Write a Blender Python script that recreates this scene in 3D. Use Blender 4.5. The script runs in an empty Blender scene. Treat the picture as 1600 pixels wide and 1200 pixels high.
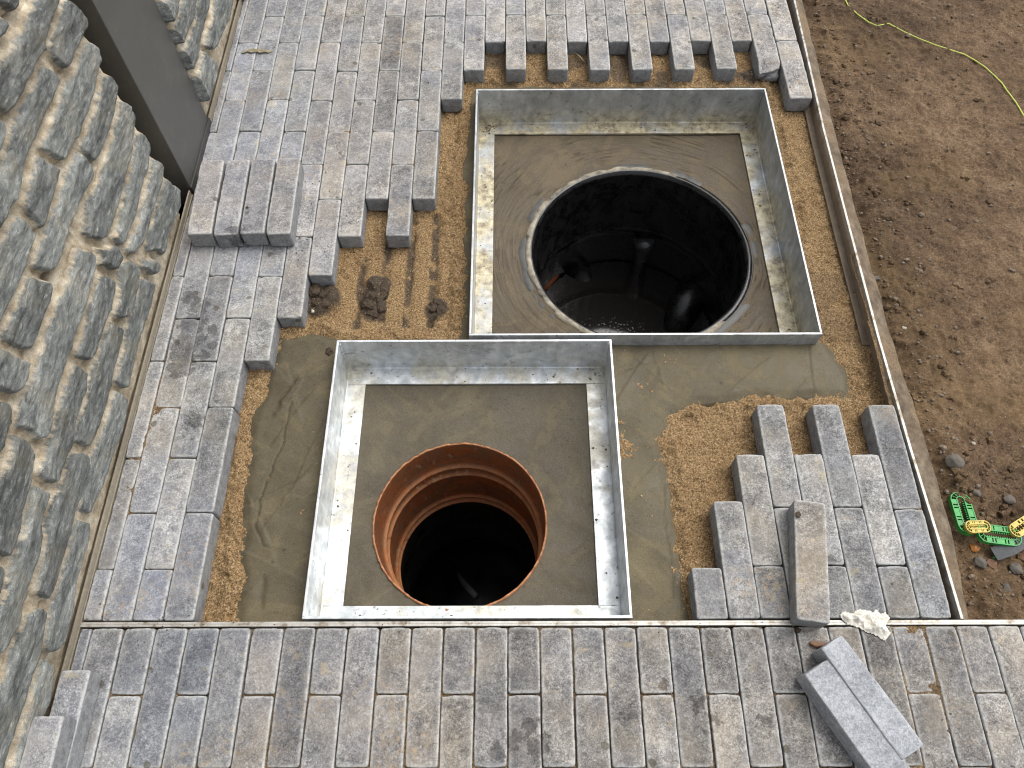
import bpy, math, random
import numpy as np

# ------------------------------------------------------------------ camera, world, sun, exposure
scene = bpy.context.scene
C = scene.collection
F, PITCH, YAW, ROLL, H = 1203.24, 1.0688419, -0.0031132, -0.0059558, 1.4977
cam_d = bpy.data.cameras.new('camera')
cam = bpy.data.objects.new('camera', cam_d); C.objects.link(cam)
cam_d.sensor_fit = 'HORIZONTAL'; cam_d.sensor_width = 36.0
cam_d.lens = 36.0 * F / 1600.0
cam_d.clip_start = 0.02; cam_d.clip_end = 300
from mathutils import Matrix, Vector
cp, sp, cy, sy = math.cos(PITCH), math.sin(PITCH), math.cos(YAW), math.sin(YAW)
Fw = Vector((sy*cp, cy*cp, -sp)); Rt = Vector((cy, -sy, 0)); Up = Rt.cross(Fw)
R2 = Rt*math.cos(ROLL) + Up*math.sin(ROLL); U2 = -Rt*math.sin(ROLL) + Up*math.cos(ROLL)
m = Matrix((R2, U2, -Fw)).transposed().to_4x4(); m.translation = (0, 0, H)
cam.matrix_world = m
scene.camera = cam

SUN_EL, SUN_AZ = math.radians(62), math.radians(52)      # azimuth from +Y towards +X
world = bpy.data.worlds.new('World'); scene.world = world; world.use_nodes = True
wn = world.node_tree; bg = wn.nodes['Background']
sky = wn.nodes.new('ShaderNodeTexSky'); sky.sky_type = 'NISHITA'; sky.sun_disc = False
sky.sun_elevation = SUN_EL; sky.sun_rotation = SUN_AZ
sky.dust_density = 3.0; sky.air_density = 1.0; sky.ozone_density = 1.0
hs = wn.nodes.new('ShaderNodeHueSaturation'); hs.inputs['Saturation'].default_value = 0.25
wn.links.new(sky.outputs[0], hs.inputs['Color']); wn.links.new(hs.outputs[0], bg.inputs['Color'])
bg.inputs['Strength'].default_value = 0.15
sd = bpy.data.lights.new('sun', 'SUN'); sun = bpy.data.objects.new('sun', sd); C.objects.link(sun)
sd.energy = 1.3; sd.angle = math.radians(42); sd.color = (1.0, 0.96, 0.9)
dirv = Vector((math.sin(SUN_AZ)*math.cos(SUN_EL), math.cos(SUN_AZ)*math.cos(SUN_EL), math.sin(SUN_EL)))
sun.rotation_euler = dirv.to_track_quat('Z', 'Y').to_euler()
scene.view_settings.view_transform = 'Standard'; scene.view_settings.look = 'None'
scene.view_settings.exposure = 0.72
scene.cycles.filter_width = 1.15; scene.view_settings.gamma = 1.0

# ------------------------------------------------------------------ helpers
RNG = np.random.RandomState(7)
def vnoise(x, y, seed=0):
    xi = np.floor(x).astype(np.int64); yi = np.floor(y).astype(np.int64)
    fx = x-xi; fy = y-yi; fx = fx*fx*(3-2*fx); fy = fy*fy*(3-2*fy)
    def h(a, b):
        n = (a*374761393 + b*668265263 + seed*974711) & 0x7fffffff
        n = ((n ^ (n >> 13))*1274126177) & 0x7fffffff
        return ((n ^ (n >> 16)) & 0xffff)/65535.0
    a = h(xi, yi); b = h(xi+1, yi); c = h(xi, yi+1); d = h(xi+1, yi+1)
    return (a+(b-a)*fx)*(1-fy) + (c+(d-c)*fx)*fy
def fbm(x, y, seed=0, o=4, g=.5):
    s = 0; a = 1; t = 0
    for i in range(o):
        s = s + a*(vnoise(x, y, seed+i*17)-.5); t += a; a *= g; x = x*2.03+5.1; y = y*2.03+3.7
    return s/t*2
def sstep(a, b, x):
    t = np.clip((x-a)/(b-a), 0, 1); return t*t*(3-2*t)
def poly_sd(X, Y, P):
    """signed distance, positive inside"""
    P = np.asarray(P, float); n = len(P)
    d = np.full(X.shape, 1e9); ins = np.zeros(X.shape, bool)
    for i in range(n):
        a = P[i]; b = P[(i+1) % n]; e = b-a; wx = X-a[0]; wy = Y-a[1]
        t = np.clip((wx*e[0]+wy*e[1])/(e@e+1e-12), 0, 1)
        d = np.minimum(d, (wx-e[0]*t)**2+(wy-e[1]*t)**2)
        c = ((a[1] <= Y) & (b[1] > Y)) | ((b[1] <= Y) & (a[1] > Y))
        xx = a[0] + (Y-a[1])/(e[1] if abs(e[1]) > 1e-12 else 1e-12)*e[0]
        ins ^= c & (X < xx)
    d = np.sqrt(d); return np.where(ins, d, -d)

def mesh_np(name, V, Q, mat=None, smooth=True, attrs=None):
    V = np.asarray(V, np.float32); Q = np.asarray(Q, np.int32)
    me = bpy.data.meshes.new(name)
    me.vertices.add(len(V)); me.vertices.foreach_set('co', V.ravel())
    k = Q.shape[1]
    me.loops.add(Q.size); me.loops.foreach_set('vertex_index', Q.ravel())
    me.polygons.add(len(Q)); me.polygons.foreach_set('loop_start', np.arange(0, Q.size, k, dtype=np.int32))
    me.polygons.foreach_set('loop_total', np.full(len(Q), k, np.int32))
    me.polygons.foreach_set('use_smooth', np.full(len(Q), smooth))
    me.update(calc_edges=True); me.validate()
    if attrs:
        for an, av in attrs.items():
            at = me.attributes.new(an, 'FLOAT', 'POINT'); at.data.foreach_set('value', np.asarray(av, np.float32).ravel())
    if mat: me.materials.append(mat)
    return me
def grid_mesh(name, X, Y, Z, mat, keep=None, attrs=None, smooth=True):
    ny, nx = X.shape
    idx = np.arange(nx*ny).reshape(ny, nx)
    Q = np.stack([idx[:-1, :-1], idx[:-1, 1:], idx[1:, 1:], idx[1:, :-1]], -1)
    Q = Q[keep] if keep is not None else Q.reshape(-1, 4)
    V = np.stack([X, Y, Z], -1).reshape(-1, 3)
    used = np.zeros(len(V), bool); used[Q.ravel()] = True
    remap = np.cumsum(used)-1
    at = {k: np.asarray(v).ravel()[used] for k, v in attrs.items()} if attrs else None
    return mesh_np(name, V[used], remap[Q], mat, smooth, at)
def link(name, me, parent=None):
    o = bpy.data.objects.new(name, me); C.objects.link(o)
    if parent is not None: o.parent = parent
    return o
def tag(o, label=None, cat=None, group=None, kind=None):
    if label: o['label'] = label
    if cat: o['category'] = cat
    if group: o['group'] = group
    if kind: o['kind'] = kind
    return o
def empty(name, loc, label, cat, group=None, rz=0):
    o = bpy.data.objects.new(name, None); C.objects.link(o); o.location = loc; o.rotation_euler = (0, 0, rz)
    o.empty_display_size = .05
    return tag(o, label, cat, group)
class MB:
    def __init__(s): s.v = []; s.f = []
    def add(s, vs, fs):
        n = len(s.v); s.v += [tuple(v) for v in vs]; s.f += [tuple(i+n for i in f) for f in fs]
    def box(s, x0, x1, y0, y1, z0, z1):
        s.add([(x0,y0,z0),(x1,y0,z0),(x1,y1,z0),(x0,y1,z0),(x0,y0,z1),(x1,y0,z1),(x1,y1,z1),(x0,y1,z1)],
              [(3,2,1,0),(4,5,6,7),(0,1,5,4),(1,2,6,5),(2,3,7,6),(3,0,4,7)])
    def sweep(s, pts, prof, closed=False):
        """prof: list of (offset to the right, dz) swept along pts (x,y,z)"""
        P = [Vector(p) for p in pts]; n = len(P); k = len(prof); vs = []
        for i in range(n):
            if closed: a = P[i-1]; b = P[(i+1) % n]
            else: a = P[max(i-1, 0)]; b = P[min(i+1, n-1)]
            t = (b-a); t.z = 0; t.normalize(); r = Vector((t.y, -t.x, 0))
            vs += [P[i]+r*q[0]+Vector((0, 0, q[1])) for q in prof]
        fs = []
        for i in range(n if closed else n-1):
            j = (i+1) % n
            for q in range(k):
                w = (q+1) % k
                fs.append((i*k+q, i*k+w, j*k+w, j*k+q))
        if not closed: fs += [tuple(range(k-1, -1, -1)), tuple((n-1)*k+q for q in range(k))]
        s.add(vs, fs)
    def tube(s, pts, r, seg=10):
        P = [Vector(p) for p in pts]; n = len(P); rr = r if hasattr(r, '__len__') else [r]*n
        base = len(s.v); up = Vector((0, 0, 1))
        for i in range(n):
            t = (P[min(i+1, n-1)]-P[max(i-1, 0)]).normalized()
            u = t.cross(up); u = t.cross(Vector((1, 0, 0))) if u.length < .1 else u
            u.normalize(); w = t.cross(u)
            for k in range(seg):
                a = 2*math.pi*k/seg; s.v.append(tuple(P[i]+(u*math.cos(a)+w*math.sin(a))*rr[i]))
        for i in range(n-1):
            for k in range(seg):
                q = (k+1) % seg
                s.f.append((base+i*seg+k, base+i*seg+q, base+(i+1)*seg+q, base+(i+1)*seg+k))
        s.f.append(tuple(base+k for k in range(seg-1, -1, -1))); s.f.append(tuple(base+(n-1)*seg+k for k in range(seg)))
    def mesh(s, name, mat, smooth=False, bevel=0):
        me = bpy.data.meshes.new(name); me.from_pydata(s.v, [], s.f); me.validate()
        import bmesh
        b = bmesh.new(); b.from_mesh(me)
        if bevel:
            es = [e for e in b.edges if len(e.link_faces) == 2 and e.calc_face_angle(0) > .5]
            bmesh.ops.bevel(b, geom=es, offset=bevel, segments=2, affect='EDGES', profile=.7)
        bmesh.ops.recalc_face_normals(b, faces=b.faces)
        for f in b.faces: f.smooth = smooth
        b.to_mesh(me); b.free(); me.materials.append(mat)
        return me
    def build(s, name, mat, parent=None, smooth=False, bevel=0):
        return link(name, s.mesh(name, mat, smooth, bevel), parent)

# ------------------------------------------------------------------ materials
class Mat:
    def __init__(s, name):
        s.m = bpy.data.materials.new(name); s.m.use_nodes = True; s.t = s.m.node_tree
        s.b = s.t.nodes['Principled BSDF']
    def n(s, kind, **kw):
        nd = s.t.nodes.new('ShaderNode'+kind)
        for k, v in kw.items(): setattr(nd, k, v)
        return nd
    def put(s, sock, v):
        if hasattr(v, 'is_output') or isinstance(v, bpy.types.NodeSocket): s.t.links.new(v, sock)
        else: sock.default_value = v
    def coord(s, which='pos'):
        if which == 'pos': return s.n('NewGeometry').outputs['Position']
        return s.n('TexCoord').outputs['Object']
    def noise(s, vec, scale, detail=4, rough=.55, dist=0, typ='FBM'):
        nd = s.n('TexNoise'); nd.noise_type = typ
        s.put(nd.inputs['Vector'], vec); nd.inputs['Scale'].default_value = scale
        nd.inputs['Detail'].default_value = detail; nd.inputs['Roughness'].default_value = rough
        nd.inputs['Distortion'].default_value = dist
        return nd.outputs[0]
    def voro(s, vec, scale, feat='F1', out='Distance', rnd=1):
        nd = s.n('TexVoronoi'); nd.feature = feat; s.put(nd.inputs['Vector'], vec)
        nd.inputs['Scale'].default_value = scale; nd.inputs['Randomness'].default_value = rnd
        return nd.outputs[out]
    def ramp(s, fac, stops):
        nd = s.n('ValToRGB'); s.put(nd.inputs[0], fac); e = nd.color_ramp.elements
        while len(e) > 1: e.remove(e[-1])
        for i, (p, c) in enumerate(stops):
            el = e[0] if i == 0 else e.new(p)
            el.position = p; c = (c, c, c) if not hasattr(c, '__len__') else c; el.color = (*c, 1)
        return nd.outputs[0]
    def mr(s, v, a, b, c=0, d=1):
        nd = s.n('MapRange'); s.put(nd.inputs[0], v)
        for i, q in enumerate((a, b, c, d)): nd.inputs[i+1].default_value = q
        return nd.outputs[0]
    def mix(s, fac, a, b, mode='MIX'):
        nd = s.n('Mix'); nd.data_type = 'RGBA'; nd.blend_type = mode; nd.clamp_factor = True
        s.put(nd.inputs[0], fac)
        for i, q in ((6, a), (7, b)):
            if isinstance(q, tuple) and len(q) == 3: q = (*q, 1)
            s.put(nd.inputs[i], q)
        return nd.outputs[2]
    def math(s, op, a, b=0.5, c=None):
        nd = s.n('Math'); nd.operation = op; s.put(nd.inputs[0], a); s.put(nd.inputs[1], b)
        if c is not None: s.put(nd.inputs[2], c)
        return nd.outputs[0]
    def vmul(s, vec, xyz):
        nd = s.n('VectorMath'); nd.operation = 'MULTIPLY'; s.put(nd.inputs[0], vec); nd.inputs[1].default_value = xyz
        return nd.outputs[0]
    def vadd(s, vec, v2):
        nd = s.n('VectorMath'); nd.operation = 'ADD'; s.put(nd.inputs[0], vec); s.put(nd.inputs[1], v2)
        return nd.outputs[0]
    def vsep(s, vec, i):
        nd = s.n('SeparateXYZ'); s.put(nd.inputs[0], vec); return nd.outputs[i]
    def attr(s, name): 
        nd = s.n('Attribute'); nd.attribute_name = name; return nd.outputs['Fac']
    def bump(s, h, strength=.3, dist=.002, nrm=None):
        nd = s.n('Bump'); nd.inputs['Strength'].default_value = strength; nd.inputs['Distance'].default_value = dist
        s.put(nd.inputs['Height'], h)
        if nrm is not None: s.put(nd.inputs['Normal'], nrm)
        return nd.outputs[0]
    def fin(s, col=None, rough=None, nrm=None, metal=None, spec=None):
        if col is not None: s.put(s.b.inputs['Base Color'], (*col, 1) if isinstance(col, tuple) else col)
        if rough is not None: s.put(s.b.inputs['Roughness'], rough)
        if nrm is not None: s.put(s.b.inputs['Normal'], nrm)
        if metal is not None: s.put(s.b.inputs['Metallic'], metal)
        if spec is not None: s.b.inputs['Specular IOR Level'].default_value = spec
        return s.m

def paver_material(fresh=False):
    M = Mat('tumbled_concrete' + ('_clean' if fresh else ''))
    pos = M.coord('pos'); oi = M.n('ObjectInfo'); rnd = oi.outputs['Random']
    cmb = M.n('CombineXYZ'); M.put(cmb.inputs[0], M.math('MULTIPLY', rnd, 37.)); M.put(cmb.inputs[1], M.math('MULTIPLY', rnd, 91.))
    M.put(cmb.inputs[2], M.math('MULTIPLY', rnd, 13.))
    v = M.vadd(pos, cmb.outputs[0])
    big = M.noise(v, 14, 5, .6); mid = M.noise(v, 55, 5, .65, .4); fine = M.noise(v, 330, 4, .75, 0)
    lace = M.noise(v, 150, 5, .78, 1.2)
    a = M.math('ADD', M.math('MULTIPLY', big, .30), M.math('MULTIPLY', mid, .24))
    a = M.math('ADD', a, M.math('MULTIPLY', lace, .50)); a = M.math('ADD', a, M.math('MULTIPLY', fine, .36))
    if fresh:
        col = M.ramp(a, [(.52, (.105, .11, .118)), (.66, (.205, .212, .225)), (.80, (.36, .37, .385))])
        speck = M.ramp(M.noise(v, 420, 2, .5), [(.30, 1.), (.36, 0.)])
        col = M.mix(M.math('MULTIPLY', speck, .4), col, (.13, .13, .14))
    else:
        col = M.ramp(a, [(.565, (.050, .049, .050)), (.655, (.135, .132, .130)), (.725, (.225, .221, .214)), (.82, (.43, .42, .40))])
        # pale lime bloom and bluish / brownish casts
        n2 = M.noise(v, 9, 3, .5); n3 = M.noise(pos, 3.1, 3, .5)
        col = M.mix(M.mr(n2, .48, .66, 0, .7), col, M.mix(.5, col, (.34, .30, .235)))
        col = M.mix(M.mr(M.noise(v, 7.3, 2, .5), .48, .64, 0, .55), col, M.mix(.4, col, (.19, .205, .25)))
        col = M.mix(M.mr(M.math('ADD', M.noise(pos, 1.7, 2, .5), M.math('MULTIPLY', M.vsep(pos, 0), -.16)), .50, .70, 0, .5), col, M.mix(.4, col, (.22, .24, .31)))
        bl = M.math('MULTIPLY', M.mr(lace, .48, .72, 0, .8), M.mr(n3, .42, .62, 0, .45))
        col = M.mix(bl, col, (.46, .47, .50))
        sp = M.ramp(M.noise(v, 23, 3, .6), [(.64, 0.), (.72, 1.)])
        col = M.mix(M.math('MULTIPLY', sp, .4), col, (.40, .34, .21))
    # per paver tint carried by the object colour
    col = M.mix(1., col, oi.outputs['Color'], 'MULTIPLY')
    edge = M.attr('edge'); side = M.attr('side')
    en = M.math('MULTIPLY', edge, M.mr(M.noise(v, 130, 4, .7), .35, .6, .15, .95))
    col = M.mix(M.math('MULTIPLY', en, .8 if not fresh else .3), col, (.50, .50, .48))
    sidec = M.ramp(M.math('ADD', M.math('MULTIPLY', mid, .5), M.math('MULTIPLY', fine, .5)), [(.38, (.13, .135, .14)), (.50, (.22, .225, .23)), (.64, (.34, .345, .34))])
    if not fresh: col = M.mix(M.math('MULTIPLY', side, .85), col, sidec)
    # wet splashes and sand dust
    w = M.voro(M.vadd(pos, M.n('Value').outputs[0]), 12, 'F1', 'Distance')
    wv = M.math('ADD', w, M.math('MULTIPLY', M.noise(pos, 90, 3, .6), .10))
    wet = M.ramp(wv, [(.128, 1.), (.145, 0.)])
    col = M.mix(M.math('MULTIPLY', wet, 0.0 if fresh else .7), col, (.075, .065, .045))
    if not fresh:
        dust = M.math('MULTIPLY', M.ramp(M.noise(pos, 4.2, 2, .5), [(.56, 0.), (.66, 1.)]), M.ramp(M.noise(pos, 75, 5, .75), [(.5, 0.), (.62, 1.)]))
        col = M.mix(M.math('MULTIPLY', dust, .55), col, (.37, .27, .15))
        # dark water marks where water was splashed: (x, y, radius)
        sx = M.n('SeparateXYZ'); M.put(sx.inputs[0], pos); tot = None
        wob = M.math('MULTIPLY', M.mr(M.noise(pos, 60, 3, .6), .3, .7, -1, 1), .014)
        for (px, py, r) in [(-.742, .985, .03), (-.752, .93, .032), (-.748, .875, .032), (-.735, 1.03, .02), (-.765, 1.06, .02), (-.695, .963, .012), (-.688, .925, .012), (-.703, .90, .013), (-.716, .945, .010),
                            (-.67, 1.22, .016), (-.69, .735, .018), (-.0, .105, .016), (.045, .092, .02), (.03, .125, .014), (-.03, .085, .014), (.335, .165, .013), (.36, .13, .009), (.275, .195, .008), (.45, .13, .01), (.62, .42, .01)]:
            dx = M.math('SUBTRACT', sx.outputs[0], px); dy = M.math('SUBTRACT', sx.outputs[1], py)
            d = M.math('SQRT', M.math('ADD', M.math('MULTIPLY', dx, dx), M.math('MULTIPLY', dy, dy)))
            d = M.math('SUBTRACT', M.math('ADD', d, wob), r)
            tot = d if tot is None else M.math('MINIMUM', tot, d)
        wm = M.mr(tot, -.001, .002, 1, 0)
        col = M.mix(M.math('MULTIPLY', wm, .62), col, M.mix(1., col, (.28, .27, .27), 'MULTIPLY'))
    hgt = M.math('ADD', M.math('MULTIPLY', mid, .9), M.math('MULTIPLY', fine, .6)); hgt = M.math('ADD', hgt, M.math('MULTIPLY', lace, .5))
    return M.fin(col, .82, M.bump(hgt, .5, .0018), spec=.25)
PAVER = paver_material(); PAVER_CLEAN = paver_material(True)

def galvanised(name, stain=.5, gain=1.):
    M = Mat(name); pos = M.coord('pos')
    a = M.noise(M.vmul(pos, (1, 1, 1)), 22, 4, .6, 1.0); st = M.noise(M.vmul(pos, (30, 30, 6)), 1.6, 4, .6)
    col = M.ramp(M.math('ADD', M.math('MULTIPLY', a, .6), M.math('MULTIPLY', st, .4)), [(.38, (.31*gain, .33*gain, .335*gain)), (.52, (.44*gain, .46*gain, .47*gain)), (.66, (.60*gain, .615*gain, .625*gain))])
    # cement slurry dried on, stronger low down and along the bottom flange
    sx = M.n('SeparateXYZ'); M.put(sx.inputs[0], pos)
    low = M.mr(sx.outputs[2], -.125, -.05, 1, .08)
    nn = M.noise(M.vmul(pos, (1, 1, 1)), 9, 5, .62, .5)
    sl = M.math('MULTIPLY', M.ramp(nn, [(.50 - .14*stain, 0.), (.60 - .06*stain, 1.)]), low)
    col = M.mix(M.math('MULTIPLY', sl, .45 + .45*stain), col, M.ramp(M.noise(pos, 45, 5, .75), [(.38, (.13, .09, .04)), (.49, (.38, .31, .16)), (.62, (.60, .53, .34))]))
    col = M.mix(M.ramp(M.noise(pos, 14, 5, .7, 1.5), [(.60, 0.), (.68, .5)]), col, (.17, .165, .14))
    dots = M.ramp(M.noise(pos, 85, 2, .5), [(.28, 1.), (.32, 0.)])
    col = M.mix(M.math('MULTIPLY', dots, .6), col, (.09, .08, .06))
    rough = M.mr(M.noise(pos, 40, 3, .6), .3, .7, .3, .5)
    metal = M.mr(sl, 0, 1, .5, .05)
    return M.fin(col, rough, M.bump(M.noise(pos, 60, 4, .6), .12, .002), metal)
GALV = galvanised('galvanised_steel_clean', .2, 1.35); GALV_DIRTY = galvanised('galvanised_steel_smeared', 1.)
def edge_steel():
    M = Mat('edging_metal'); pos = M.coord('pos'); a = M.noise(pos, 40, 5, .65)
    col = M.ramp(a, [(.36, (.20, .16, .11)), (.47, (.38, .36, .32)), (.7, (.50, .49, .46))])
    sx = M.n('SeparateXYZ'); M.put(sx.inputs[0], pos)
    col = M.mix(M.mr(sx.outputs[2], -.02, -.006, .8, 0), col, (.20, .14, .085))
    return M.fin(col, .5, M.bump(a, .3, .001), .35)
EDGE = edge_steel()

def sand_mat():
    M = Mat('bedding_sand'); pos = M.coord('pos')
    g = M.noise(pos, 520, 3, .8); g2 = M.noise(pos, 230, 4, .7); b = M.noise(pos, 9, 4, .6)
    mud = M.attr('mud')
    a = M.math('ADD', M.math('MULTIPLY', g, .55), M.math('MULTIPLY', g2, .45))
    col = M.ramp(a, [(.40, (.045, .026, .012)), (.46, (.17, .105, .048)), (.525, (.34, .222, .108)), (.60, (.52, .37, .20)), (.67, (.80, .68, .50))])
    col = M.mix(M.mr(b, .45, .65, 0, .5), col, M.mix(1., col, (.68, .63, .56), 'MULTIPLY'))
    col = M.mix(mud, col, M.ramp(g2, [(.4, (.05, .036, .024)), (.65, (.105, .078, .052))]))
    white = M.ramp(M.voro(pos, 130, 'F1', 'Distance'), [(.10, 1.), (.14, 0.)])
    col = M.mix(M.math('MULTIPLY', white, .8), col, (.60, .52, .40))
    return M.fin(col, M.mr(mud, 0, 1, .9, .6), M.bump(a, 1., .006), spec=.25)
SAND = sand_mat()
def mortar_mat(name, dark, light, scale=1.):
    M = Mat(name); pos = M.coord('pos')
    a = M.noise(pos, 5*scale, 4, .55, .8); f = M.noise(pos, 90, 4, .6); g = M.noise(pos, 500, 2, .6)
    col = M.ramp(M.math('ADD', M.math('MULTIPLY', a, .75), M.math('MULTIPLY', f, .25)), [(.36, dark), (.62, light)])
    sw = M.noise(M.vmul(pos, (1, 1, 0)), 7*scale, 3, .5, 2.2)
    col = M.mix(M.mr(sw, .44, .60, .42, 0), col, tuple(c*.82 for c in dark)); col = M.mix(M.mr(sw, .56, .60, 0, .28), col, tuple(c*1.25 for c in light))
    pit = M.ramp(M.noise(pos, 75, 1.5, .4), [(.235, 1.), (.265, 0.)])
    col = M.mix(M.math('MULTIPLY', pit, .6), col, tuple(c*.4 for c in dark))
    col = M.mix(.12, col, M.ramp(g, [(.3, 0.), (.7, .4)]))
    at = M.attr('scratch')
    col = M.mix(M.math('MULTIPLY', at, .55), col, tuple(c*.5 for c in dark))
    rough = M.mr(sw, .40, .62, .50, .82)
    h = M.math('ADD', M.math('MULTIPLY', f, .4), M.math('MULTIPLY', g, .15))
    return M.fin(col, rough, M.bump(h, .35, .0015), spec=.18)
MORTAR = mortar_mat('wet_mortar', (.064, .049, .022), (.120, .096, .048))
MORTAR_GREY = mortar_mat('wet_mortar_grey', (.058, .045, .023), (.112, .091, .053))
MORTAR_BROWN = mortar_mat('wet_mortar_brown', (.066, .047, .024), (.115, .086, .047))
def soil_mat():
    M = Mat('trodden_soil'); pos = M.coord('pos')
    big = M.noise(pos, 2.6, 5, .6); mid = M.noise(pos, 24, 5, .65); f = M.noise(pos, 190, 4, .8); g = M.noise(pos, 600, 2, .7)
    a = M.math('ADD', M.math('MULTIPLY', big, .3), M.math('MULTIPLY', mid, .25)); a = M.math('ADD', a, M.math('MULTIPLY', f, .45))
    col = M.ramp(a, [(.42, (.016, .009, .004)), (.48, (.064, .039, .020)), (.535, (.122, .078, .043)), (.60, (.23, .158, .095))])
    col = M.mix(.3, col, M.ramp(g, [(.3, (.03, .018, .010)), (.7, (.21, .14, .09))]))
    yel = M.mr(M.noise(pos, 3.7, 3, .55), .52, .68, 0, .5); col = M.mix(yel, col, M.mix(.5, col, (.20, .13, .055)))
    wh = M.ramp(M.voro(pos, 62, 'F1', 'Distance'), [(.055, 1.), (.085, 0.)])
    col = M.mix(M.math('MULTIPLY', wh, .6), col, (.36, .31, .24))
    return M.fin(col, .88, M.bump(M.math('ADD', M.math('MULTIPLY', f, .6), M.math('MULTIPLY', mid, .8)), .8, .004), spec=.2)
SOIL = soil_mat()
def concrete_mat():
    M = Mat('rough_haunch_concrete'); pos = M.coord('pos'); a = M.noise(pos, 30, 6, .7); b = M.noise(pos, 6, 3, .5); f = M.noise(pos, 260, 3, .7)
    col = M.ramp(a, [(.35, (.060, .042, .024)), (.5, (.115, .085, .054)), (.68, (.20, .16, .11))])
    col = M.mix(M.mr(b, .45, .6, 0, .6), col, M.ramp(f, [(.35, (.09, .055, .028)), (.65, (.26, .18, .10))]))
    return M.fin(col, .85, M.bump(M.math('ADD', a, M.math('MULTIPLY', f, .4)), .7, .003))
HAUNCH = concrete_mat()
def wall_mat():
    M = Mat('slate_and_lime_mortar'); pos = M.coord('pos'); st = M.attr('stone'); tint = M.attr('tint')
    vv = M.vmul(pos, (1, .55, 1.5))
    a = M.noise(vv, 24, 6, .68, .8); b = M.noise(vv, 105, 5, .72, .5); f = M.noise(pos, 520, 3, .75)
    r = M.noise(vv, 60, 5, .6, .5, 'RIDGED_MULTIFRACTAL')
    s = M.math('ADD', M.math('MULTIPLY', a, .42), M.math('MULTIPLY', b, .32)); s = M.math('ADD', s, M.math('MULTIPLY', f, .26))
    sc = M.ramp(s, [(.39, (.050, .054, .051)), (.47, (.125, .133, .127)), (.54, (.21, .22, .207)), (.61, (.35, .356, .335)), (.68, (.66, .65, .61))])
    sc = M.mix(M.mr(M.noise(pos, 17, 3, .6), .52, .66, 0, .5), sc, M.mix(.55, sc, (.26, .225, .15)))
    sc = M.mix(1., sc, M.mr(tint, 0, 1, .68, 1.25), 'MULTIPLY')
    strk = M.noise(M.vmul(pos, (1, .16, 1.5)), 120, 5, .72, 1.2)
    sc = M.mix(M.ramp(strk, [(.34, .65), (.44, 0.)]), sc, M.mix(1., sc, (.42, .43, .42), 'MULTIPLY'))
    sc = M.mix(M.ramp(strk, [(.58, 0.), (.70, .4)]), sc, (.62, .62, .58))
    glint = M.ramp(b, [(.60, 0.), (.68, 1.)]); sc = M.mix(M.math('MULTIPLY', glint, .35), sc, (.55, .56, .54))
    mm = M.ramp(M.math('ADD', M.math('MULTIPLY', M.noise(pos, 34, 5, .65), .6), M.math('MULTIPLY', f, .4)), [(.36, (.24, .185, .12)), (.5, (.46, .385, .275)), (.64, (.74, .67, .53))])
    k = M.math('ADD', st, M.math('MULTIPLY', M.mr(M.noise(pos, 85, 4, .7), .3, .7, -1, 1), .16))
    col = M.mix(M.mr(k, .30, .72, 0, 1), mm, sc)
    col = M.mix(M.math('MULTIPLY', M.attr('crev_shade'), .85), col, (.085, .062, .038))  # painted shade in the gaps below the stones
    h = M.math('ADD', M.math('MULTIPLY', b, .8), M.math('MULTIPLY', strk, .45)); h = M.math('ADD', h, M.math('MULTIPLY', f, .25))
    return M.fin(col, M.mr(k, .4, .6, .9, .62), M.bump(h, .75, .004), spec=.35)
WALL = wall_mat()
def paint(name, col, rough=.5, metal=0, var=.15, scale=30, bump=.1, spec=.5):
    M = Mat(name); pos = M.coord('pos'); a = M.noise(pos, scale, 5, .65)
    c = M.ramp(a, [(.3, tuple(q*(1-var) for q in col)), (.7, tuple(min(1, q*(1+var)) for q in col))])
    return M.fin(c, M.mr(a, .3, .7, rough*.85, min(1, rough*1.15)), M.bump(a, bump, .002), metal, spec)
def post_mat():
    M = Mat('anthracite_coated_steel'); pos = M.coord('pos'); a = M.noise(pos, 7, 4, .6)
    c = M.ramp(a, [(.3, (.076, .076, .071)), (.7, (.100, .099, .093))])
    scr_ = M.ramp(M.noise(M.vmul(pos, (1, 6, 1)), 45, 3, .7, 1.), [(.70, 0.), (.74, .5)]); c = M.mix(scr_, c, (.20, .20, .19))
    dust = M.mr(M.noise(pos, 26, 5, .75), .5, .7, 0, .22); c = M.mix(dust, c, (.20, .17, .13))
    ru = M.ramp(M.voro(pos, 7.5, 'F1', 'Distance'), [(.045, 1.), (.085, 0.)]); c = M.mix(M.math('MULTIPLY', ru, M.ramp(M.noise(pos, 120, 3, .7), [(.45, 0.), (.55, .8)])), c, (.20, .075, .02))
    return M.fin(c, M.mr(a, .3, .7, .36, .5), M.bump(M.noise(pos, 220, 2, .5), .05, .001), .2)
POST = post_mat()
POST_DARK = paint('anthracite_steel_return', (.05, .05, .049), .5, .2, .1, 9, .03)
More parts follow.
